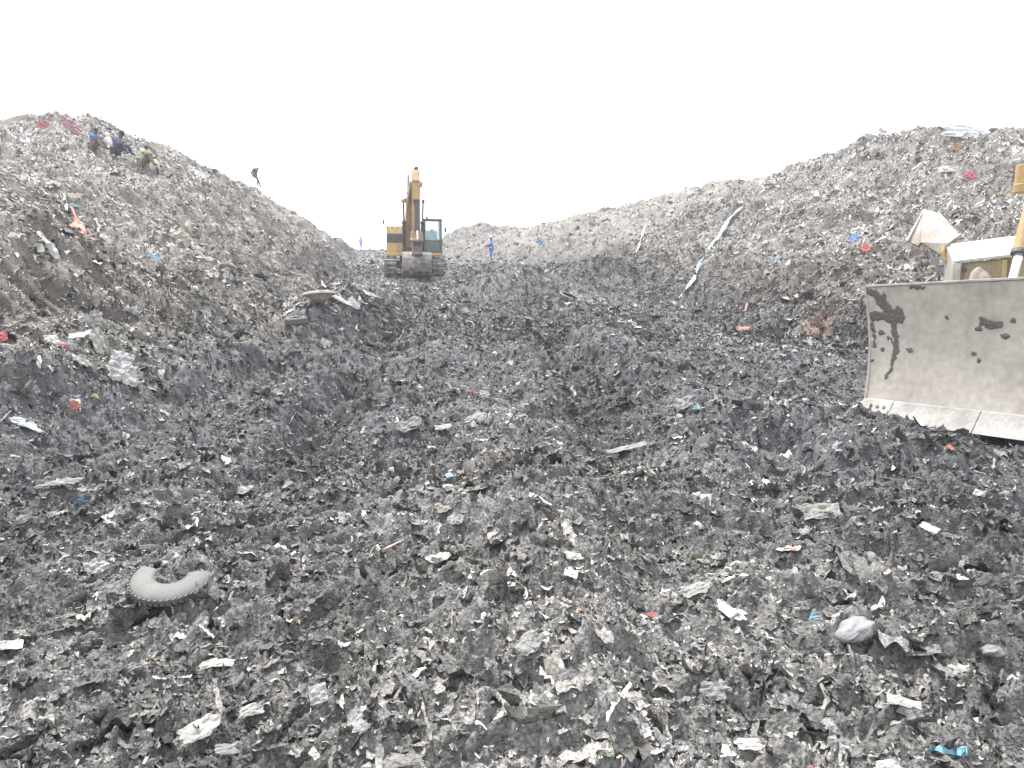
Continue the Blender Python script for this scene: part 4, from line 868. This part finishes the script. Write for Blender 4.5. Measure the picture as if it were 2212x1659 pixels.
IT = [
 ('paper_sheet', 1222, 1182, 46, 1.25, 65, (.62, .59, .50), 'large crumpled cream sheet standing up in the middle foreground', 40),
 ('paper_sheet', 1235, 1213, 40, .6, 20, (.50, .48, .42), 'torn greyish sheet just below the large cream sheet', 15),
 ('paper_sheet', 950, 1220, 50, .5, -12, (.68, .64, .59), 'off-white torn sheet with a notched top left of the large cream sheet', 30),
 ('foam_lump', 1055, 1262, 34, .55, 0, WHITE, 'small rounded white foam lump left of the flat white card', 20),
 ('card', 1230, 1263, 30, .7, 5, (.80, .80, .79), 'small clean white card lying flat on the track', 30),
 ('foam_lump', 1080, 1278, 26, .5, -20, WHITE, 'tiny white scrap just below the rounded white foam lump', 15),
 ('card', 1705, 1198, 52, .42, -22, (.80, .76, .64), 'bright cream wedge-shaped card in the right foreground', 20),
 ('card', 2005, 1157, 38, .5, -22, (.66, .66, .66), 'pale grey curled card near the right edge below the blade', 30),
 ('plastic_scrap', 2075, 1273, 26, .7, 0, (.62, .64, .82), 'small violet-white plastic scrap at the right edge', 25),
 ('plastic_bag', 1180, 1527, 84, .5, -20, (.42, .42, .41), 'large smooth grey plastic bag at the bottom centre', 15),
 ('plastic_bag', 1145, 1405, 60, 1.0, -60, (.27, .265, .25), 'long muddy brown-grey bag twisted down the middle foreground', 20),
 ('rag', 1300, 1390, 52, .6, -35, (.40, .38, .35), 'folded pale grey rag with white torn edge right of the long muddy bag', 25),
 ('rag', 1500, 1293, 70, .5, 12, (.30, .30, .285), 'flat grey flap curled at its right end left of the white-topped strip', 15),
 ('cloth_strip', 1578, 1332, 78, .42, -38, (.52, .505, .48), 'long whitish cloth strip running down right from the curled flap', 15),
 ('leather_piece', 962, 1107, 52, .55, 5, (.30, .26, .22), 'rounded brown leather piece in the middle of the track', 25),
 ('rag', 985, 1130, 38, .8, 60, (.27, .265, .255), 'fan-shaped grey rag under the rounded brown leather piece', 12),
 ('plastic_scrap', 972, 1042, 18, .8, 30, (.30, .58, .78), 'small light blue plastic scrap on the track left of centre', 30),
 ('plastic_scrap', 968, 1056, 24, .6, 30, (.62, .63, .64), 'pale scrap touching the small light blue scrap', 20),
 ('wrapper', 1756, 1343, 34, .5, 40, (.16, .42, .55), 'crinkled turquoise wrapper left of the big rounded sack', 35),
 ('wrapper', 1408, 1335, 34, .35, -30, (.50, .06, .08), 'dark red curled strip in the right foreground', 30),
 ('wrapper', 1630, 1628, 22, 1.3, -20, (.52, .14, .07), 'orange-red torn wrapper at the bottom edge', 40),
 ('plastic_scrap', 1712, 1211, 14, .8, 0, (.72, .24, .18), 'tiny salmon scrap right under the bright cream card', 30),
 ('plastic_scrap', 2050, 972, 16, .7, 0, (.70, .22, .10), 'small orange scrap just below the blade edge', 30),
 ('plastic_scrap', 1512, 1217, 18, .5, 10, (.22, .52, .10), 'small green scrap left of the bright cream card', 30),
 ('cardboard', 1775, 1115, 76, .6, 8, (.25, .235, .21), 'large angular brown cardboard piece below the blade', 15),
 ('flat_slab', 1355, 975, 88, .3, 5, (.25, .248, .235), 'long smooth grey slab half sunk in the right wheel track', 10),
 ('plastic_sheet', 1480, 882, 44, .8, 15, (.23, .235, .24), 'smooth wet grey sheet on the lump left of the blade', 25),
 ('wrapper', 1508, 885, 22, .6, -20, (.25, .55, .62), 'pale turquoise wrapper beside the wet grey sheet', 30),
 ('card', 1990, 908, 20, .5, -20, (.72, .70, .68), 'small pale card at the foot of the blade', 30),
 ('wrapper', 1022, 852, 16, 1.0, 60, (.60, .16, .10), 'red and yellow wrapper at the top of the central ridge', 50),
 ('rag', 1046, 862, 22, .9, 30, (.50, .50, .48), 'pale drooping rag beside the red and yellow wrapper', 50),
 ('rag', 1030, 912, 52, .5, 0, (.34, .33, .30), 'pale lump of matted cloth on the central ridge', 25),
 ('rag', 885, 935, 60, .5, 40, (.26, .255, .245), 'folded grey rag at the left rim of the central ridge', 30),
 ('rag', 955, 930, 40, .5, 5, (.42, .41, .39), 'flat light grey rag right of the folded grey rag', 15),
 ('card', 700, 748, 22, .8, 10, (.50, .49, .45), 'square pale card on the dark heap left of the track', 40),
 ('bag', 110, 745, 34, .8, 20, (.56, .55, .52), 'crumpled white bag on the low bank at the left', 40),
 ('bag', 150, 760, 22, 1.0, 0, (.42, .42, .42), 'grey film hanging under the bank right of the crumpled white bag', 65),
 ('bag', 8, 740, 24, .9, 0, (.70, .10, .12), 'red plastic piece at the far left edge', 50),
 ('box', 176, 730, 44, .45, -15, (.80, .80, .84), 'white box lid on the low bank at the left', 25),
 ('film', 205, 705, 26, 1.3, 0, (.50, .48, .44), 'upright pale film above the white box lid', 70),
 ('rag', 215, 760, 22, 3.2, 12, (.34, .345, .30), 'long grey-green strip of film hanging down the left bank', 40),
 ('rag', 258, 822, 60, .9, 10, (.46, .44, .43), 'bundle of pale cloth at the end of the hanging strip', 30),
 ('film', 175, 790, 40, .5, 0, (.40, .38, .35), 'dull beige film at the left bank foot', 20),
 ('card', 262, 790, 44, .8, -12, (.36, .37, .38), 'flat light grey card left of the pale cloth bundle', 35),
 ('wrapper', 168, 868, 20, .5, 10, (.28, .55, .60), 'small teal wrapper beside the yellow one at left', 35),
 ('wrapper', 204, 862, 20, .4, 20, (.72, .62, .20), 'small yellow wrapper at left', 35),
 ('string_tangle', 156, 885, 22, .9, 0, (.62, .20, .10), 'orange-red string tangle left of the yellow wrapper', 50),
 ('film', 50, 925, 52, .45, 5, (.50, .58, .58), 'pale aqua film at the left edge', 15),
 ('film', 65, 932, 40, .3, -5, (.76, .76, .76), 'bright white folded film under the pale aqua film', 20),
 ('rag', 130, 1052, 90, .3, -28, (.25, .25, .24), 'long muddy grey sheet lying diagonally in the left foreground', 15),
 ('rag', 200, 1065, 100, .35, -2, (.22, .218, .21), 'wide flat muddy sheet left of the broken tyre', 10),
 ('rag', 525, 1075, 44, .7, -25, (.42, .40, .38), 'pale wrinkled rag above the broken tyre', 30),
 ('rag', 205, 1240, 46, .8, 30, (.38, .37, .34), 'bundled pale rag left of the broken tyre', 40),
 ('card', 15, 1412, 60, .45, -5, (.56, .57, .58), 'smooth light grey board at the left edge of the foreground', 12),
 ('rag', 470, 1440, 70, .35, -10, (.50, .46, .39), 'frayed cream cloth in the left foreground', 12),
 ('bottle_flat', 545, 1560, 60, .5, 20, (.34, .34, .31), 'flattened grey bottle at the bottom left', 20),
 ('brick_piece', 690, 1525, 38, 1.1, 0, (.38, .38, .38), 'square grey board piece standing at the bottom left of centre', 45),
 ('rag', 430, 1610, 90, .5, 25, (.40, .39, .36), 'broad crumpled pale rag at the bottom left', 20),
 ('rag', 1545, 1520, 70, .6, 5, (.24, .24, .232), 'dark folded rag at the bottom right of centre', 30),
 ('card', 1950, 1530, 70, .45, 12, (.40, .395, .375), 'large pale folded board at the bottom right', 15),
 ('rag', 2000, 1440, 80, .35, -20, (.22, .215, .20), 'broad beige-grey rag above the pale folded board', 20),
 ('rag', 2080, 1455, 70, .35, -45, (.33, .33, .30), 'narrow beige strip at the lower right edge', 15),
 ('rag', 1620, 1640, 60, .5, -10, (.55, .54, .52), 'whitish rag cut by the bottom edge', 25),
 ('rag', 495, 1640, 60, .5, 0, (.22, .22, .218), 'dark dome-like rag at the bottom edge', 20),
 ('paper_sheet', 730, 650, 60, .22, 18, WHITE, 'long white streak of film on the bank behind the left pile', 15),
 ('paper_sheet', 800, 640, 40, .3, 20, WHITE, 'white film just left of the ribboned stake', 15),
 ('paper_sheet', 760, 662, 30, .6, 0, (.70, .69, .66), 'white board on the bank beside the tan basin', 40),
 ('cloth', 1170, 528, 16, .9, 30, (.10, .30, .50), 'blue cloth bundle on the slope behind the person in coveralls', 60),
 ('bag', 1845, 521, 26, .6, 10, (.12, .32, .68), 'blue plastic bag on the right heap beside the blade', 45),
 ('bag', 1872, 543, 18, .9, 40, (.74, .08, .08), 'red plastic bag on the right heap near the blade', 50),
 ('cloth', 1605, 715, 26, .5, 0, (.72, .30, .26), 'salmon rag at the foot of the right heap', 25),
 ('bag', 2098, 388, 24, .8, -20, (.85, .14, .28), 'crimson bag high on the right heap', 50),
 ('cloth', 2070, 330, 30, .6, 20, (.45, .28, .14), 'brown cloth bundle near the top of the right heap', 45),
 ('film', 2085, 297, 90, .35, 12, (.78, .80, .82), 'large white film spread on the crest of the right heap', 35),
 ('box', 2050, 370, 38, .35, 0, WHITE, 'long white lid on the upper right heap', 40),
 ('film', 150, 285, 50, .5, -10, (.40, .18, .20), 'dull red cloth on the crest of the left heap', 40),
 ('bag', 95, 275, 22, .6, 0, (.65, .15, .15), 'red bag on the skyline of the left heap', 50),
 ('card', 335, 325, 30, .5, -30, (.45, .40, .33), 'brown card right of the sitting people', 40),
 ('film', 430, 380, 60, .2, -32, (.60, .58, .55), 'long pale film on the upper slope of the left heap', 20),
 ('film', 330, 565, 24, .9, 10, (.34, .60, .70), 'small aqua film on the middle of the left heap', 40),
 ('bag', 163, 452, 30, .4, -50, (.20, .45, .48), 'teal rag above the orange strip', 40),
]
for it in IT:
    nm, px, py, wp, asp, rot, col, lab, tilt = it
    sheet(nm, px, py, wp, asp, rot, col, lab, {'bag': 'bag', 'plastic_bag': 'bag', 'rag': 'rag', 'card': 'card', 'cloth': 'cloth', 'wrapper': 'wrapper', 'paper_sheet': 'sheet', 'film': 'film', 'box': 'lid'}.get(nm, nm.replace('_', ' ')), tilt, 1.0 if wp < 60 else .8,
          shape='rect' if nm in ('card', 'cardboard', 'box', 'flat_slab', 'brick_piece') else 'tri' if nm in ('wrapper',) else 'rag')
strap('fabric_strip', [(144, 468), (155, 498), (166, 527)], .17, (1.1, .08, .0), 'bright orange strip of cloth hanging on the left heap', 'strip', .22)
strap('fabric_strip', [(160, 503), (170, 506), (178, 517)], .07, (.75, .24, .10), 'short faded orange strip right of the bright orange one', 'strip', .08)
strap('fabric_strip', [(140, 425), (142, 445), (140, 462)], .08, (.34, .36, .27), 'dull green hanging strip just above the bright orange one', 'strip', .08)
strap('fabric_strip', [(206, 478), (212, 498), (216, 520)], .11, (.32, .34, .26), 'grey-green strip on the left heap right of the orange ones', 'strip', .08)
strap('fabric_strip', [(82, 510), (110, 545), (125, 568)], .12, (.32, .34, .32), 'long grey strip lying diagonally low on the left heap', 'strip', .08)
strap('webbing_strap', [(1605, 450), (1590, 468), (1574, 486), (1560, 506), (1548, 522), (1530, 546)], .20, (.30, .58, .66), 'long light blue strap high on the right heap', 'strap', .10)
strap('webbing_strap', [(1518, 560), (1510, 585), (1500, 608), (1485, 630), (1468, 650)], .15, (.30, .55, .66), 'light blue strap continuing down to the foot of the right heap', 'strap', .08)
strap('webbing_strap', [(1393, 495), (1388, 515), (1382, 535), (1373, 558)], .10, (.76, .76, .76), 'thin white strap on the right heap beyond the blue straps', 'strap', .08)
strap('webbing_strap', [(1690, 560), (1675, 572), (1663, 580)], .10, (.10, .30, .46), 'short dark blue strap in the middle of the right heap', 'strap', .08)
strap('fabric_strip', [(1640, 640), (1625, 660), (1612, 680)], .10, (.30, .08, .07), 'dark red strip low on the right heap', 'strip', .08)
strap('fabric_strip', [(693, 612), (704, 628), (712, 645)], .09, (.45, .27, .15), 'brown strip hanging over the hollow behind the tan basin', 'strip', .12)
strap('rope', [(800, 1215), (830, 1198), (872, 1182)], .012, (.42, .38, .30), 'thin straw-coloured cord left of the long muddy bag', 'cord', .03)
strap('rope', [(1780, 1555), (1788, 1530), (1775, 1500)], .02, (.34, .34, .26), 'green-grey stalk at the bottom right', 'stalk', .03)
# tyres and rounded things
M['rubber'] = paint('dusty_tyre', (.085, .083, .08), .7, 0, (.24, .23, .21), .5, 5, .3)
M['rubber_pale'] = paint('pale_dusty_tyre', (.135, .133, .127), .7, 0, (.11, .11, .108), .55, 9, .5)
def tyre(px, py, wpx, rot, label, mat, dz, arc=1.0, fat=.32, a0=0, hz_=.8):
    p = ground_at(px, py); R0 = wpx*S22*p.y/F/2; pr = []
    for k in range(13):
        a = math.radians(-125+k*250/12); pr.append((R0*(1-fat*.55)+R0*fat*.55*math.cos(a), R0*fat*hz_*math.sin(a)))
    e = empty('tyre', p+Vector((0, 0, dz)), rot, label, 'tyre')
    m = MB(); m.lathe(pr, 48, Matrix.Rotation(a0, 4, 'Z'), arc); o = m.build('casing', mat, e, smooth=True)
    s = o.modifiers.new('thick', 'SOLIDIFY'); s.thickness = .02*R0*2; s.offset = -1
    m = MB(); n = int(44*arc)
    for k in range(n):
        a = a0+2*math.pi*(k+.5)/44
        for s_ in (-1, 1):
            m.box((R0*1.0*math.cos(a), R0*1.0*math.sin(a), s_*R0*fat*.35*hz_), (R0*.035, R0*.10, R0*fat*.52*hz_), Euler((s_*.3, 0, a)))
    m.build('tread', mat, e)
    return e
tyre(1230, 652, 50, (math.radians(14), math.radians(20), 0), 'worn black tyre lying tilted on the track right of the central pile', M['rubber'], .10)
tyre(640, 705, 46, (math.radians(8), math.radians(-4), 0), 'dusty grey tyre lying flat below the left heap', M['rubber_pale'], .10, fat=.42)
tyre(372, 1262, 172, (math.radians(17), math.radians(5), math.radians(-4)), 'broken half tyre half buried in the left foreground', M['rubber_pale'], .008, .60, .70, math.pi*.93, .20)
p = ground_at(690, 662); e = empty('basin', p+Vector((0, 0, .22)), (math.radians(-4), math.radians(-5), 0), 'cracked tan basin tipped on the bank left of the track', 'basin')
R0 = 33*S22*p.y/F
m = MB(); m.lathe([(.001, -R0*.55), (R0*.45, -R0*.5), (R0*.62, -R0*.3), (R0*.85, -R0*.06), (R0, 0), (R0*.98, .02), (R0*.8, -R0*.02)], 36); o = m.build('bowl', mat_col((.58, .45, .34), .5), e, smooth=True); sm_ = o.modifiers.new('t', 'SOLIDIFY'); sm_.thickness = .02
m = MB(); m.lathe([(R0*.97, .03), (R0*1.04, .02), (R0*1.03, -.02)], 36); m.build('rim', mat_col((.66, .58, .48), .5), e, smooth=True)
def lump(name, px, py, wpx, dims, rot, mat, label, cat, dz=0, amp=.1):
    p = ground_at(px, py); r = wpx*S22*p.y/F/2; m = MB(); bmesh.ops.create_icosphere(m.b, subdivisions=5, radius=1); SEED[0] += 1; s = SEED[0]
    for v in m.b.verts:
        c = v.co.copy(); n = float(perlin(np.array([c.x*1.5+s]), np.array([c.y*1.5+c.z*1.1]), s)[0])+.3*float(perlin(np.array([c.x*5+s]), np.array([c.y*5+c.z*4]), s)[0])
        k = 1+amp*n; v.co = Vector((c.x*dims[0], c.y*dims[1], c.z*dims[2]))*r*k
    o = m.build(name, mat, smooth=True); o.location = p+Vector((0, 0, dz)); o.rotation_euler = rot
    return tag(o, label, cat)
lump('stuffed_sack', 1845, 1390, 96, (1, .68, .44), (0, math.radians(-12), math.radians(28)), paint('grey_sack', (.19, .193, .197), .6, 0, (.24, .24, .235), .3, 12, .25), 'smooth rounded grey sack in the right foreground', 'sack', .055, .16)
lump('stone', 1862, 1235, 22, (1, .8, .6), (0, 0, .3), mat_col((.42, .42, .41)), 'small smooth pale stone left of the violet-white scrap', 'stone', .01)
lump('stone', 2145, 1410, 70, (1, .6, .4), (0, .2, .5), mat_col((.22, .22, .22)), 'flat dark stone right of the rounded sack', 'stone', 0, .2)
# marker stakes
def stake(px, py, h, label, bow=True, col=None, wd=.035):
    p = ground_at(px, py); e = empty('marker_stake', p, (0, math.radians(3), 0), label, 'stake', 'wooden marker stakes along the road')
    m = MB(); m.box((0, 0, h/2-.05), (wd, wd*.8, h+.1)); m.build('post', M['wood'], e, .003)
    if bow:
        for k, (a, b) in enumerate(((-.42, .1), (.2, .12), (-.2, -.12))):
            m = MB(); pts = [(0, -.01, h), (a*h*.45, -.03, h+b*h*.35+.02), (a*h*.9, -.02, h+b*h*.3-.02), (a*h*.5, -.03, h+b*h*.1-.05)]
            m.slab(pts, (0, .012, 0)); m.build('ribbon', M['white_cloth'], e)
        m = MB(); m.box((0, -.03, h), (.05, .03, .05)); m.build('knot', mat_col((.72, .12, .14)), e)
    else:
        m = MB(); m.cyl((0, 0, h*.75), (0, 0, h), wd*1.2, wd*.9, 10); m.build('ribbon', mat_col(col or (.78, .55, .55)), e)
    return e
stake(843, 652, .50, 'wooden stake with a white and red ribbon bow left of the track')
stake(811, 583, .62, 'short stake with pale pink ribbon left of the excavator track', False, (.80, .62, .62), .09)
def far_post(px, h, r, col, label):
    x, y, z = crest(px, 80, 115); m = MB(); m.cyl((0, 0, -.3), (0, 0, h), r, r*.8, 8).cyl((0, 0, h), (0, 0, h+.12), r*1.6, r*1.2, 8)
    o = m.build('survey_pole', col); o.location = (x, y-.3, z); tag(o, label, 'pole')
far_post(807, 1.15, .05, M['dark_cloth'], 'thin dark pole on the far crest right of the standing person in pale blue')
far_post(803, .45, .09, mat_col((.72, .42, .46)), 'short pink pole between the far person and the thin dark pole')
# ---------------------------------------------------------------- dusty air
m = bpy.data.materials.new('dusty_air'); m.use_nodes = True; t = m.node_tree
for n in list(t.nodes):
    if n.type == 'BSDF_PRINCIPLED': t.nodes.remove(n)
pv = t.nodes.new('ShaderNodeVolumePrincipled'); pv.inputs['Color'].default_value = (.92, .93, 1, 1); pv.inputs['Density'].default_value = .0014; pv.inputs['Anisotropy'].default_value = .2
t.links.new(pv.outputs[0], t.nodes['Material Output'].inputs['Volume'])
me = bpy.data.meshes.new('haze'); b = bmesh.new(); bmesh.ops.create_cube(b, size=1)
bmesh.ops.transform(b, matrix=Matrix.Translation((0, 0, 8)) @ Matrix.Diagonal((9000, 9000, 24, 1)), verts=b.verts); b.to_mesh(me); b.free()
o = bpy.data.objects.new('haze', me); C.objects.link(o); me.materials.append(m); o['kind'] = 'stuff'; o['label'] = 'pale dusty air over the rubbish heaps'; o['category'] = 'haze'
